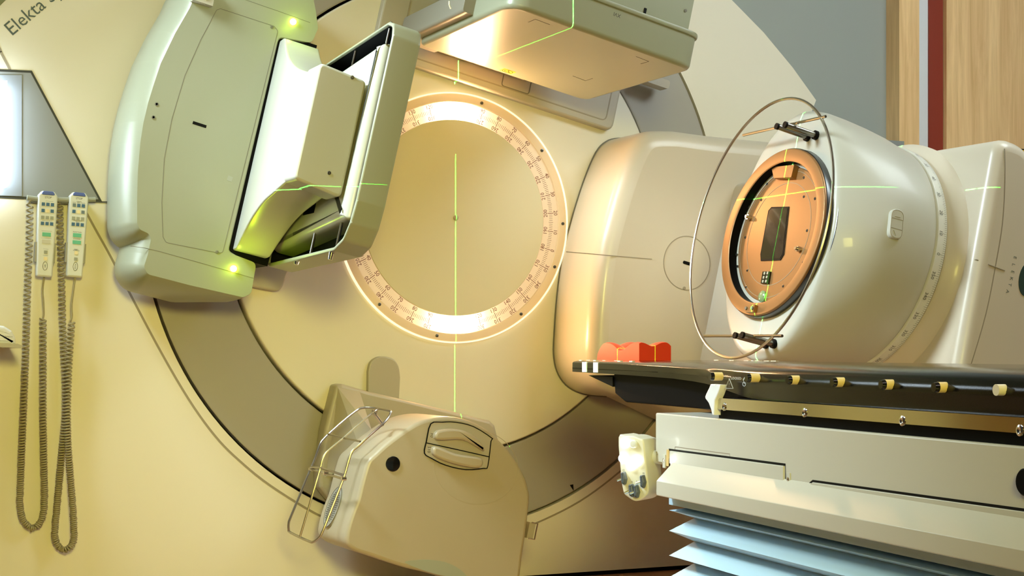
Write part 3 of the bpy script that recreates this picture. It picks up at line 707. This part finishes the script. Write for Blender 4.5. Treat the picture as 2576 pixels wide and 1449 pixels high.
# solid black block standing in for the slot's shade, then arm and gear box
ta, tb = .345, -.352
MB().box(G, -.814, -.68, tb-.003, ta+.003, .05, .297).build('slot_shade', blk_sat, mv, smooth=False)
def interp2(tb_, x):
    for (x0_, y0_), (x1_, y1_) in zip(tb_, tb_[1:]):
        if x0_ <= x <= x1_: return y0_+(y1_-y0_)*(x-x0_)/(x1_-x0_)
    return tb_[0][1] if x < tb_[0][0] else tb_[-1][1]
AW = [(.25, -.794), (.34, -.798), (.45, -.808), (.60, -.816), (.80, -.818)]
lowf = crom([ga(*p, interp2(AW, d_)) for p, d_ in (((592, 627), .32), ((612, 590), .36), ((636, 543), .45), ((660, 511), .52), ((686, 485), .62), ((706, 467), .70), ((728, 448), .78))], 4, False)
topf = crom([ga(*p, interp2(AW, d_)) for p, d_ in (((718, 93), .32), ((722, 122), .35), ((730, 148), .40), ((745, 168), .48), ((765, 178), .58), ((782, 180), .68), ((797, 180), .78))], 4, False)
secs = []
for k in range(22):
    d_ = .26+.52*k/21; la_, t0_, t1_ = interp2(AW, d_), interp2(lowf, d_), interp2(topf, d_); t0_ = max(t0_, tb+.002); t1_ = min(t1_, ta-.002)
    secs.append([G(x, y, d_) for x, y in fillet([(la_, t0_), (-.688, t0_), (-.688, t1_), (la_, t1_)], .007, 4)])
MB().loft(secs).build('arm', white_gl, mv, ang=40, wn=False)
gb = [(.56, -.172), (.56, .158), (.86, .158), (.86, -.172)]
bx_ = MB().prism(fillet([(-.822, -.172), (-.678, -.190), (-.678, .146), (-.822, .158)], .018), G, .765, .86, .008, 3).build('gear_box', white_gl, mv, ang=40)
for p in ((886, 195), (828, 435)):
    x, y = gq(*p, .86); MB().lathe(G, [(.0058, .859), (.0058, .861), (.004, .8615), (.0038, .860), (.002, .860), (.002, .8615), (0, .8615)], cx=x, cy=y, n=16).build('screw', seamg, bx_)
# detector tray: open frame of rounded section, seen from behind
aL, aR = -.668, -.585
t_in = [ga(*p, aL) for p in ((985, 45), (905, 600))]
dT = [(.24, .268), (.90, .315), (.95, .30), (.965, .262), (.965, -.20), (.955, -.262), (.925, -.31), (.86, -.335), (.24, -.352)]
outer = fillet(dT, .03, 5); inner = inset(ccw(outer), .011); oc = ccw(outer)
pan = ccw(outer)
rings = [[GA(x, y, -aR) for x, y in inset(pan, .012)], [GA(x, y, -aR-.0) for x, y in inset(pan, .004)], [GA(x, y, -aR+.008) for x, y in pan], [GA(x, y, -aL-.004) for x, y in pan], [GA(x, y, -aL) for x, y in inset(pan, .004)], [GA(x, y, -aL) for x, y in inset(pan, .009)], [GA(x, y, -aL-.003) for x, y in inset(pan, .0115)], [GA(x, y, -aR+.012) for x, y in inset(pan, .0115)]]
tray = MB().loft(rings).build('detector_tray', green_grey, mv, ang=45)
MB().loft([[GA(x, y, c) for x, y in inset(pan, .0122)] for c in (-aL-.006, -aR+.013)], False, True).build('tray_floor', blk_sat, tray, smooth=False)
# cover of the detector inside the tray
cv = [(.26, .205), (.885, .262), (.885, -.245), (.26, -.305)]
MB().prism(fillet(cv, .012), GA, .60, .672, .028, 5).build('detector_cover', white_gl, mv, ang=40)
MB().box(GA, .52, .62, -.21, -.13, .65, .673).build('cover_recess', blk_sat, mv, smooth=False)
for d_, t_ in ((.62, -.285), (.84, -.27), (.885, .275), (.62, .25)):
    sg = -1 if t_ < 0 else 1
    MB().cyl(GA(d_, t_-.02*sg, .655), GA(d_, t_+.045*sg, .655), .0042, n=10).build('tie_rod', steel, mv)
for p in ((745, 662), (831, 650)):
    q = onP(*p, G(0, -.352, 0), G.v); qq = G.inv(q)
    MB().cyl(G(qq[0], -.335-.02*(0 if p[0] > 800 else .6), qq[2]), G(qq[0], -.356, qq[2]), .008, .006, n=14).build('rod_foot', steel, mv)
# mounting plate behind
pm = [gq(*p, .05) for p in ((590, 590), (728, 660), (716, 724), (700, 732), (560, 700))]
MB().prism(fillet([(-.95, -.42), gq(702, 735, .03), gq(728, 665, .03), (-.62, .35), (-.95, .35)], [.02, .03, .02, .02, .02]), G, .012, .05, .006, 3).build('mount_plate', mount_m, mv)
# clamp at the very top of the arm
x, y = gq(508, -4, DM+.0)
MB().box(G, x-.03, x+.03, y-.02, y+.03, DM-.01, DM+.03).build('cable_clamp', mount_m, mv, smooth=False)
for i in range(4):
    MB().tube([G(x-.005+i*.004, y+.03, DM+.032), G(x-.012+i*.006, y-.004, DM+.034), G(x-.008+i*.005, y-.02, DM+.02)], .0016, 6).build('cable', ivory_m, mv)

# ------------------------------------------------------------------ left: dark recess panel, lit screen, hand pendants
pn = thing('control_bay', 'dark grey slanted panel behind the lit screen at the left edge', 'panel', (-1.55, 0, 1.26))
b0 = [wq(*p) for p in ((-220, 165), (80, 178), (257, 508), (-220, 490))]
MB().prism(b0, W, -.01, .002).build('dark_border', mat('border_black', (.03, .035, .04), .5), pn, smooth=False)
MB().prism(inset(ccw(b0), .007), W, -.01, .004).build('bay_face', grey_d, pn, smooth=False)
b1 = [wq(*p) for p in ((-220, 186), (54, 190), (54, 494), (-220, 485))]
MB().prism(b1, W, .0, .007).build('bay_inset', mat('grey_inset', (.24, .26, .29), .45), pn, smooth=False)
mon = thing('lit_screen', 'brightly lit white screen cut off by the left edge', 'screen', (-1.6, -.05, 1.3))
x1, zt = wq(18, 203, .06); _, zb = wq(18, 470, .06)
MB().box(W, x1-.42, x1-.01, zb+.01, zt-.01, .006, .016).build('screen_body', grey_d, mon, smooth=False)
MB().box(W, x1-.42, x1, zb, zt, .016, .060).build('screen_face', screen_m, mon, smooth=False)
rl = thing('pendant_rail', 'grey holder rail carrying the two hand pendants', 'rail', (-1.35, -.05, 1.26))
p0, p1 = wq(68, 497, .04), wq(240, 502, .04)
MB().tube([W(*p0, .04), W(*wq(90, 500, .04), .04), W(*wq(180, 503, .04), .04), W(*p1, .04)], .008, 10).build('rail_bar', key_g, rl)
MB().box(W, p0[0]+.01, p1[0]-.02, p0[1]-.012, p0[1]+.0, .002, .035).build('rail_bracket', grey_d, rl, smooth=False)
def pendant(label, top, bot, keys, word, oval):
    # top and bottom centres measured, 3 cm off the wall rail
    dd = .055; (xt, zt), (xb, zb) = wq(*top, dd), wq(*bot, dd)
    t = thing('hand_pendant', label, 'remote control', ((xt+xb)/2, -dd, zb), 'hand pendants on the rail')
    u = V((xb-xt, 0, zb-zt)); H = u.length; vv = -u.normalized(); uu = V((-vv.z, 0, vv.x))*-1
    if uu.x < 0: uu = -uu
    F = Fr(W(xb, zb, dd), uu, vv, NY)
    sh = fillet([(-.0235, 0), (.0235, 0), (.0285, H*.80), (.0285, H*.95), (.018, H), (-.018, H), (-.0285, H*.95), (-.0285, H*.80)], .006)
    MB().prism(sh, F, -.022, .0, .005, 3).build('pendant_body', pend_m, t)
    MB().box(F, -.031, -.020, H*.17, H*.40, -.024, -.004).box(F, .022, .030, H*.17, H*.40, -.024, -.006).build('side_grip', pend_s, t, smooth=False)
    MB().prism(fillet([(-.021, H*.955), (.021, H*.955), (.015, H*.998), (-.015, H*.998)], .006), F, -.02, .002, .002, 2).build('stop_bar', blue_m, t)
    for (cx_, cy_, sx_, sy_, m_) in keys:
        MB().box(F, cx_-sx_, cx_+sx_, H*cy_-sy_, H*cy_+sy_, -.001, .0018).build('key', m_, t, smooth=False)
    tx = MB()
    for s_, x_, y_, z_ in word: put_text(tx, s_, z_, F, x_, H*y_, .0006)
    tx.ribbon(circ(0, H*.125, .0068, 24, .0128), F, .0010, .0, .0007, True)
    put_text(tx, oval, .0065, F, 0, H*.125, .0007, R(-90))
    tx.build('printing', print_m, t, smooth=False)
    return t, F, H
S_ = .0050
def grid(c): return [((i-1)*.0135, y_, S_*.95, S_, m_) for y_, row in c for i, m_ in enumerate(row)]
k1 = grid([(.845, [key_b]*3), (.77, [key_b, key_y, key_b]), (.69, [key_g]*3), (.62, [key_b]*3)]) + [(0, .493, .0125, .0058, key_t), (0, .41, .0125, .0055, key_w), (0, .287, S_, S_, key_g), (0, .212, S_, S_, key_y)]
k2 = grid([(.845, [key_d, key_b, key_b]), (.77, [key_b, key_y, key_d]), (.69, [key_g]*3), (.62, [key_b]*3)]) + [(0, .493, .0125, .0058, key_t), (0, .41, .0125, .0055, key_t), (0, .287, S_, S_, key_y), (0, .212, S_, S_, key_g)]
w1 = [('STOP', 0, .925, .0085), ('\u2014'*3, .004, .885, .0075), ('\u2014'*4, 0, .655, .0075), ('\u2014'*4, 0, .535, .0075), ('\u2014'*4, 0, .45, .0075), ('\u2014'*2, 0, .325, .0075), ('\u2014'*2, 0, .25, .0075)]
w2 = [('STOP', 0, .925, .0085), ('LIGHTS', 0, .890, .0045), ('FIELD   UNIT   ROOM', 0, .876, .0040), ('FUNCTION', 0, .664, .0048), ('RESET', 0, .648, .0045), ('FUNCTION', 0, .53, .0050), ('(COARSE)', 0, .45, .0050), ('RESET', 0, .325, .0048), ('MOTORS', 0, .312, .0048)]
t1, F1, H1 = pendant('left hand pendant, white with blue cap and one green key', (122, 481), (112, 696), k1, w1, 'BM')
t2, F2, H2 = pendant('right hand pendant, white with blue cap and two green keys', (200, 484), (188, 697), k2, w2, 'Assist')
def coil(name, parent, pts, rad, pitch, wr, tight):
    """helix along a path; pitch shrinks towards the bottom of the loop"""
    P = [V(p) for p in crom([tuple(p) for p in pts], 10, False)]
    out = []; ph = 0; step = .0011
    cum = 0
    for i in range(len(P)-1):
        seg = P[i+1]-P[i]; L_ = seg.length; k = max(1, int(L_/step)); tg = seg.normalized()
        n1 = NY - tg*NY.dot(tg); n1.normalize(); n2 = tg.cross(n1)
        for j in range(k):
            p = P[i]+seg*(j/k); pz = pitch(p.z); ph += 2*math.pi*(L_/k)/pz
            out.append(p+n1*rad*math.cos(ph)+n2*rad*math.sin(ph))
    return MB().tube(out, wr, 5).build(name, cord_m, parent, wn=False, ang=180)
def wz(x, y, d=.03): return W(*wq(x, y, d), d)
zt_, zb_ = wz(75, 500).z, wz(75, 1330).z
pit = lambda z: .0062+(.0165-.0062)*max(0, min(1, (z-zb_-.10)/(zt_-zb_-.25)))
c1 = [wz(*p) for p in ((75, 512), (74, 600), (70, 700), (67, 800), (64, 900), (60, 1000), (56, 1100), (52, 1200), (50, 1265), (55, 1300), (68, 1322), (82, 1329), (97, 1320), (108, 1295), (112, 1250), (110, 1150), (108, 1050), (108, 950), (108, 860), (108, 800))]
coil('coiled_cord', t1, c1, .0090, pit, .0030, 0)
MB().tube([V(p) for p in crom([tuple(wz(*p)) for p in ((108, 800), (110, 790), (109, 760), (107, 730), (111, 697))], 4, False)], .0030, 8).build('cord_lead', cord_m, t1)
MB().tube([wz(75, 512), wz(74, 506, .036), wz(78, 503, .045)], .0032, 8).build('cord_end', cord_m, t1)
c2 = [wz(*p) for p in ((150, 512), (152, 600), (155, 700), (157, 800), (160, 880), (164, 960), (164, 1040), (158, 1110), (150, 1200), (143, 1280), (138, 1330), (140, 1360), (150, 1378), (164, 1380), (178, 1368), (183, 1340), (180, 1280), (174, 1200), (168, 1120), (166, 1040), (168, 960), (172, 880), (177, 810))]
c2 = [p+V((0, -.000-(.022 if i > 12 else 0), 0)) for i, p in enumerate(c2)]
coil('coiled_cord', t2, c2, .0090, pit, .0030, 0)
MB().tube([V(p) for p in crom([tuple(wz(*p, .045)) for p in ((177, 808), (181, 795), (180, 770), (184, 735), (189, 698))], 4, False)], .0030, 8).build('cord_lead', cord_m, t2)
MB().tube([wz(150, 512), wz(150, 506, .036), wz(153, 503, .045)], .0032, 8).build('cord_end', cord_m, t2)
# small white dome device at the left edge
dv = thing('wall_device', 'white rounded device on a thin ledge, cut off at the left edge', 'device', (-1.6, -.2, .78))
x0, z0 = wq(0, 862, .25)
pr_ = [(-.12, 0), (.046, -.008), (.044, .014), (.034, .034), (.012, .048), (-.03, .053), (-.12, .053)]
DV = Fr(W(x0, z0, .25), (1, 0, 0), (0, 0, 1), NY)
MB().prism(fillet(pr_, .008), DV, -.25, .0, .012, 4, 0).build('dome_body', mat('device_white', (.78, .78, .76), .35), dv)
MB().prism([(-.12, -.006), (.060, -.016), (.060, -.008), (.047, -.003), (-.12, .004)], DV, -.25, .012).build('ledge', mount_m, dv, smooth=False)
put_text(MB(), 'CONNECT', .006, DV, .020, .017, .0008, R(-6)).build('lettering', print_m, dv, smooth=False)

# ------------------------------------------------------------------ treatment couch
co = thing('treatment_couch', 'treatment couch with black carbon tabletop on cream base with blue-grey bellows', 'couch', tuple(K(-1.6, 0, 0)))
ZT = .7735
wn_ = [(.105, .118), (.08, .12), (-.1, .122), (-.5, .126), (-.72, .134), (-.9, .158), (-1.05, .182), (-1.2, .197), (-1.35, .20), (-3.4, .20)]
def interp(tb_, x):
    for (x0_, y0_), (x1_, y1_) in zip(tb_, tb_[1:]):
        if x <= x0_ and x >= x1_: return y0_+(y1_-y0_)*(x0_-x)/(x0_-x1_)
    return tb_[0][1] if x > tb_[0][0] else tb_[-1][1]
zb_t = [(.105, .742), (-.3, .739), (-.6, .735), (-.85, .726), (-1.0, .712), (-1.12, .702), (-3.4, .700)]
secs = []
for l in [.105, .103, .08, -.1, -.3, -.5, -.6, -.72, -.8, -.9, -.97, -1.05, -1.12, -1.2, -1.35, -2, -2.8, -3.4]:
    wn1 = interp(wn_, l); wf = -.28-(wn1-.12)*.8; zb = interp(zb_t, l); r = .006+.010*min(1, max(0, (-l-.5)/.6))
    cb = .012*min(1, max(0, (-l-.7)/.5))    # belly of the body section
    ring = []
    q1 = .45+.9*min(1, max(0, (-l-.2)/.9)); pts_ = [(wf, zb), (wf, ZT-r), (wf+r*.3, ZT-r*.3), (wf+r, ZT), (wn1-.055*q1, ZT), (wn1-.028*q1, ZT-.003*q1), (wn1-.008*q1, ZT-.008*q1), (wn1-.001*q1, ZT-.014*q1), (wn1+cb*.3, ZT-r-.018), (wn1+cb*.2, (ZT+zb)/2-.006), (wn1-cb*.2, zb+.012), (wn1-cb*.3, zb)]
    secs.append([K(l, z, w_) for w_, z in pts_])
tt_ = MB().loft(secs).build('tabletop', carbon, co, ang=40, wn=False)
for a_, b_ in ((1465.5, 1476.5), (1493.5, 1505)):
    l0, l1 = kq(a_, 930, .122)[0], kq(b_, 930, .122)[0]
    lab(MB().box(K, l1, l0, .7425, ZT-.004, .118, .1235).build('tape_stripe', tape_w, tt_, smooth=False), 'white vertical tape stripe on the table edge')
# index marks let into the surface
def on_top(x, w_=None, l_=None):
    if w_ is not None: return kq(x, 912, w_)[0], w_
    q = K.inv(onP(x, 912, K(l_, 0, 0), K.u)); return l_, q[2]
for x in (1463, 1484, 1499, 1522, 1552, 1560, 1590):
    l, w_ = on_top(x, w_=.100 if x not in (1484, 1522, 1552) else .085)
    MB().box(KT, l-.010, l+.010, w_-.004, w_+.004, ZT-.001, ZT+.0012).build('index_mark', ivory_m, tt_, smooth=False)
for x in (1485, 1503, 1538):
    l, w_ = on_top(x, l_=.085)
    MB().box(KT, l-.004, l+.004, w_-.010, w_+.010, ZT-.001, ZT+.0012).build('index_mark', ivory_m, tt_, smooth=False)
for x in (1805, 1843, 1880, 1893, 1908, 1931, 1949):
    l, w_ = on_top(x, w_=-.262 if x not in (1805, 1893, 1908) else -.275)
    MB().box(KT, l-.014, l+.014, w_-.004, w_+.004, ZT-.001, ZT+.0012).build('index_mark', ivory_m, tt_, smooth=False)
# lower black carriage
cg = [kq(*p, .10) for p in ((1543, 950), (1546, 990), (1572, 1012), (1640, 1018), (1810, 1033))]
cg = cg+[(-3.4, cg[-1][1]), (-3.4, .745), (cg[0][0], .745)]
MB().prism(cg, K, -.25, .10, .006, 2).build('slide_beam', blk_sat, co)
wg = [kq(*p, .105) for p in ((1480, 944), (1541, 973), (1541, 948))]; MB().prism(wg, K, -.24, .105).build('beam_wedge', black, co, smooth=False)
MB().box(K, -3.4, kq(1803, 1040, .195)[0], .655, .702, -.30, .190).build('lower_channel', blk_sat, co, smooth=False)
l0 = kq(1803, 1020, .205)[0]
rail = MB().box(K, -3.4, l0, .677, .701, .188, .204).build('side_rail', mat('rail_steel', (.60, .58, .56), .12, metal=1), co, smooth=False)
for p in ((1822, 1023), (2024, 1038), (2270, 1059), (2566, 1083)):
    l, z = kq(*p, .204)
    MB().lathe(K, [(.0088, .203), (.0088, .2052), (.0055, .2060), (.003, .2045), (0, .2045)], cx=l, cy=z, n=20).build('rail_screw', steel, rail)
cl = [kq(*p, .207) for p in ((1792, 966), (1816, 968), (1815, 980), (1810, 993), (1803, 1008), (1802, 1022), (1801, 1044), (1796, 1044), (1793, 1030), (1787, 1014), (1779, 1003), (1778, 998), (1781, 990), (1788, 976))]
clip = lab(MB().prism(cl, K, .196, .212, .003, 2).build('end_clip', tape_w, co), 'white curved end clip on the rail')
for i, p in enumerate(((1796, 947), (1888, 951), (1991, 956), (2104, 961.5), (2227, 967.5), (2361, 974.5), (2508, 981))):
    l, z = kq(*p, .214); q = K(l, z, .196)
    pg = MB().cyl(q, q+S*.020, .0090, n=18).build('side_peg', yellow_m if i < 6 else ivory_m, co)
    if i < 6: MB().cyl(q+S*.020, q+S*.0275, .0088, .0075, n=18).build('peg_cap', blk_gl, pg)
tx = MB()
x, z = kq(1835, 966, .2025)
tx.ribbon([(x-.018, z-.009), (x+.018, z-.009), (x, z+.011)], K, .0013, .2022, .2035, True)
put_text(tx, '!', .013, K, x, z-.002, .2032)
fK = Fr(K.o, D*-1, (0, 0, 1), S)
x2, z2 = kq(1853, 952, .2025); put_text(tx, 'LOCKED', .0075, fK, -x2, z2, .2035, 0, 1.6)
x2, z2 = kq(1874, 956, .2025); put_text(tx, 'L', .018, fK, -x2, z2, .2035, R(-50), 1.6)
x2, z2 = kq(1873, 967, .2025); put_text(tx, 'O', .014, fK, -x2, z2, .2035, 0, 1.6)
tx.build('side_printing', mat('print_white', (.5, .54, .54), .5), tt_, smooth=False)
# cream base with outward lip
LB = kq(1648, 1100, .20)[0]
sec = [(.20, .657), (.20, .552), (.242, .508), (.242, .474), (-.34, .474), (-.34, .657)]
KB = Fr(K.o, S, (0, 0, 1), D)
MB().prism(fillet([sec[0], (.20, .545), (-.34, .545), sec[5]], [.004, 0, 0, .004], 3), KB, -3.4, LB, .006, 3).build('base_upper', couch_m, co)
lip = [K(LB-.012, .551, .2005), K(LB-.0, .551, -.34)]
r1_ = fillet([(.2005, .551), (.243, .508), (.243, .475), (-.35, .475), (-.35, .551)], .003, 3)
MB().prism(r1_, KB, -3.4, kq(1650, 1235, .243)[0], .004, 3).build('base_lip', couch_m, co)
# cover plates and joints on the side of the base
def kp_(pts, c0, c1, name, m_, r=.0): return MB().prism([kq(*p, .20) for p in pts], K, c0, c1, r, 2).build(name, m_, co, smooth=False)
kp_(((1689, 1134), (1974, 1172), (1974, 1216), (1690, 1176)), .199, .2035, 'side_cover', couch_m, .0015)
MB().ribbon([kq(*p, .20) for p in ((1683, 1174), (1683, 1131), (1976, 1169), (1977, 1222), (2022, 1229), (2045, 1210), (2600, 1286))], K, .0045, .1985, .2006).build('cover_gap', black, co, smooth=False)
kp_(((2047, 1213), (2600, 1290), (2600, 1326), (2027, 1230)), .199, .2032, 'lower_strip', couch_m, .0012)
MB().ribbon([kq(*p, .20) for p in ((1698, 1131), (1698, 1124), (1836, 1142), (1836, 1150))], K, .0018, .1995, .2004).build('hatch_joint', seam, co, smooth=False)
yb = mat('inner_yellow', (.62, .42, .12), .5)
kp_(((1678, 1131), (1684, 1131), (1683, 1173), (1677, 1172)), .199, .2012, 'hinge_strip', yb)
for p in ((1672, 1158), (1985, 1206)):
    l, z = kq(*p, .20); hp_ = MB().box(K, l-.007, l+.007, z-.017, z+.013, .199, .2022).build('lock_plate', couch_m, co, smooth=False)
    MB().lathe(K, [(.0048, .2015), (.0048, .203), (.002, .2035), (0, .2025)], cx=l, cy=z, n=14).build('lock_screw', steel, hp_)
l, z = kq(1651, 1139, .20); MB().lathe(K, [(.0035, .20), (.0035, .2018), (0, .2018)], cx=l-.006, cy=z, n=12).build('screw', steel, co)
l, z = kq(2586, 1213, .20)
MB().lathe(K, [(.021, .199), (.021, .206), (.018, .209), (0, .209)], cx=l, cy=z, n=28).build('round_knob', blk_sat, co)
# bellows
le = kq(1688, 1283, .20)[0]
zs = [kq(1687.5, y, .20)[1] for y in (1264, 1283, 1335, 1397, 1445)]; vin = [kq(1723, y, .20)[1] for y in (1307.6, 1367, 1422)]
MB().box(K, -3.4, le, zs[0]-.004, .475, -.31, .205).build('bellows_top_plate', bellow_m, co, smooth=False)
pitch = (zs[2]-zs[3]); lv = [(zs[1]+.004, .05), (zs[1], .0), (vin[0], .042), (zs[2], .0), (vin[1], .042), (zs[3], .0), (vin[2], .042), (zs[4]-.006, .0)]
z = zs[4]-.006; k = 0
while z > .06:
    lv += [(z-pitch*.5, .042), (z-pitch, .0)]; z -= pitch
lv[0] = (zs[1]+.010, .042)
rg = []
for z, i_ in lv:
    l1, wA, wB = le-i_*1.1, .205-i_, -.31+i_
    rg.append([K(l1, z, wA), K(l1, z, wB), K(-3.35, z, wB), K(-3.35, z, wA)])
lab(MB().loft(rg).build('bellows', bellow_m, co, smooth=False), 'blue-grey folded bellows under the couch')
MB().box(K, -3.3, le-.06, .0, .475, -.26, .15).build('pedestal', blk_sat, co, smooth=False)
MB().box(K, -3.35, le, .0, .05, -.31, .205).build('foot_plate', blk_sat, co, smooth=False)

# ------------------------------------------------------------------ control box hanging at the couch end
Pc = onP(1587, 1173, K(LB+.0, 0, .24), V((-.8, -.6, 0)))
nf = V((-.82, -.572, 0)).normalized(); hz = V((0, 0, 1)).cross(nf)
if hz.x < 0: hz = -hz
cb = thing('couch_control_box', 'cream control box with four glowing lamps and four levers at couch end', 'control box', tuple(Pc-V((0, 0, .07))))
PF = Fr(Pc-nf*.0, hz, (0, 0, 1), nf)
def pq(x, y, c=0): q = PF.inv(onP(x, y, PF(0, 0, c), PF.w)); return q[:2]
o_ = [pq(*p) for p in ((1555, 1100), (1572, 1096), (1592, 1097), (1608, 1103), (1619, 1110), (1624, 1150), (1629, 1200), (1631, 1235), (1622, 1250), (1608, 1259), (1594, 1260), (1578, 1250), (1567, 1236), (1560, 1180))]
MB().prism(crom(o_, 3), PF, -.085, .0, .004, 3, .01).build('box_body', mat('control_cream', (.72, .70, .55), .35), cb, ang=40)
for x, y, lit in ((1573, 1114, 1), (1595, 1117, 0), (1567, 1153, 1), (1605, 1159, 1), (1588, 1171, 1)):
    u_, v_ = pq(x, y); rd = .0098
    MB().lathe(PF, [(rd, -.001), (rd, .004), (rd*.75, .007), (0, .008)], cx=u_, cy=v_, n=20).build('lamp_button' if lit else 'push_button', led_w if lit else pend_m, cb)
for x, y in ((1571, 1202), (1619, 1210), (1591, 1233), (1603, 1235)):
    u_, v_ = pq(x, y)
    lv_ = MB().prism(fillet([(u_-.006, v_+.013), (u_+.003, v_+.015), (u_+.008, v_-.002), (u_+.004, v_-.017), (u_-.004, v_-.012)], .003), PF, .0, .012, .004, 2).build('lever', mat('lever_grey', (.10, .12, .14), .3), cb)
    MB().cyl(PF(u_-.004, v_-.002, .008), PF(u_-.013, v_-.006, .014), .0028, n=8).build('lever_tip', steel, lv_)
tx = MB()
for s_, x, y in (('O', 1569, 1183), ('m', 1619, 1190), ('n', 1590, 1212), ('I', 1602, 1211)):
    u_, v_ = pq(x, y); put_text(tx, s_, .007, PF, u_, v_, .0008)
tx.build('symbols', print_m, cb, smooth=False)
q = PF(.03, .02, -.06); MB().cyl(q, q+D*-.12+S*-.02, .016, n=18).build('hinge_arm', tape_w, cb)

# ------------------------------------------------------------------ red head rest
hb = MB(); l0h = -.155
def hw(x): q = K.inv(onP(x, 915, K(l0h, 0, 0), K.u)); return q[2]
wA, wB = hw(1608), hw(1688); lF = kq(1503, 905, wA)[0]
NL, NW = 30, 16; LH = lF-l0h; WH = wA-wB
def hgt(s, t):   # s 0 near face .. 1 far end; t 0 left .. 1 right
    y = .051
    y -= .022*math.exp(-((s-.42)/.17)**2)
    y -= .011*math.exp(-((t-.42)/.20)**2)*(1-.2*s)
    y -= .032*max(0, (s-.78)/.22)**2.2
    y -= .010*max(0, (t-.82)/.18)**2 + .003*max(0, (.1-t)/.1)**2 + .002*max(0, (.06-s)/.06)
    return y
vs = []; fs = []
for i in range(NL+1):
    for j in range(NW+1):
        s_, t_ = i/NL, j/NW; vs.append(K(l0h+LH*s_, ZT+.0005+hgt(s_, t_), wA-WH*t_*1.0))
nb = len(vs)
for i in range(NL+1):
    for j in range(NW+1):
        s_, t_ = i/NL, j/NW; vs.append(K(l0h+LH*s_+(.004 if i == NL else 0), ZT+.0003, wA-WH*t_+(.0 if j == 0 else 0)))
q_ = lambda i, j: i*(NW+1)+j
for i in range(NL):
    for j in range(NW): fs += [(q_(i, j), q_(i+1, j), q_(i+1, j+1), q_(i, j+1)), (nb+q_(i, j), nb+q_(i, j+1), nb+q_(i+1, j+1), nb+q_(i+1, j))]
for i in range(NL):
    for j in (0, NW): fs.append((q_(i, j), q_(i+1, j), nb+q_(i+1, j), nb+q_(i, j)))
for j in range(NW):
    for i in (0, NL): fs.append((q_(i, j), q_(i, j+1), nb+q_(i, j+1), nb+q_(i, j)))
hr = thing('head_rest', 'red moulded head rest on the black tabletop', 'head rest', tuple(K(-.03, ZT, (wA+wB)/2)))
hb.add(vs, fs).build('rest_body', red_m, hr, ang=50, wn=False)
lb_ = MB(); vs = []; fs = []
for i in range(5):
    for j in range(6):
        s_, t_ = .30+.22*i/4, .25+.5*j/5; vs.append(K(l0h+LH*s_, ZT+.0014+hgt(s_, t_), wA-WH*t_))
for i in range(4):
    for j in range(5): a = i*6+j; fs.append((a, a+1, a+7, a+6))
lab(lb_.add(vs, fs).build('paper_label', mat('label_tan', (.5, .40, .28), .6), hr, smooth=False), 'tan paper label in the hollow')

# ------------------------------------------------------------------ small yellow sign on the maple panel
sg = thing('wall_sign', 'yellow sign with black border on the maple panel, mostly hidden', 'sign', (2.45, -.04, 1.4))
x0, z0 = wq(2538, 372, .035); x1, z1 = wq(2600, 372, .035)
MB().box(W, x0, x0+.22, z0-.2, z0, .030, .034).build('sign_border', black, sg, smooth=False)
MB().box(W, x0+.004, x0+.20, z0-.19, z0-.005, .033, .0355).build('sign_face', mat('sign_yellow', (.80, .50, .02), .5), sg, smooth=False)
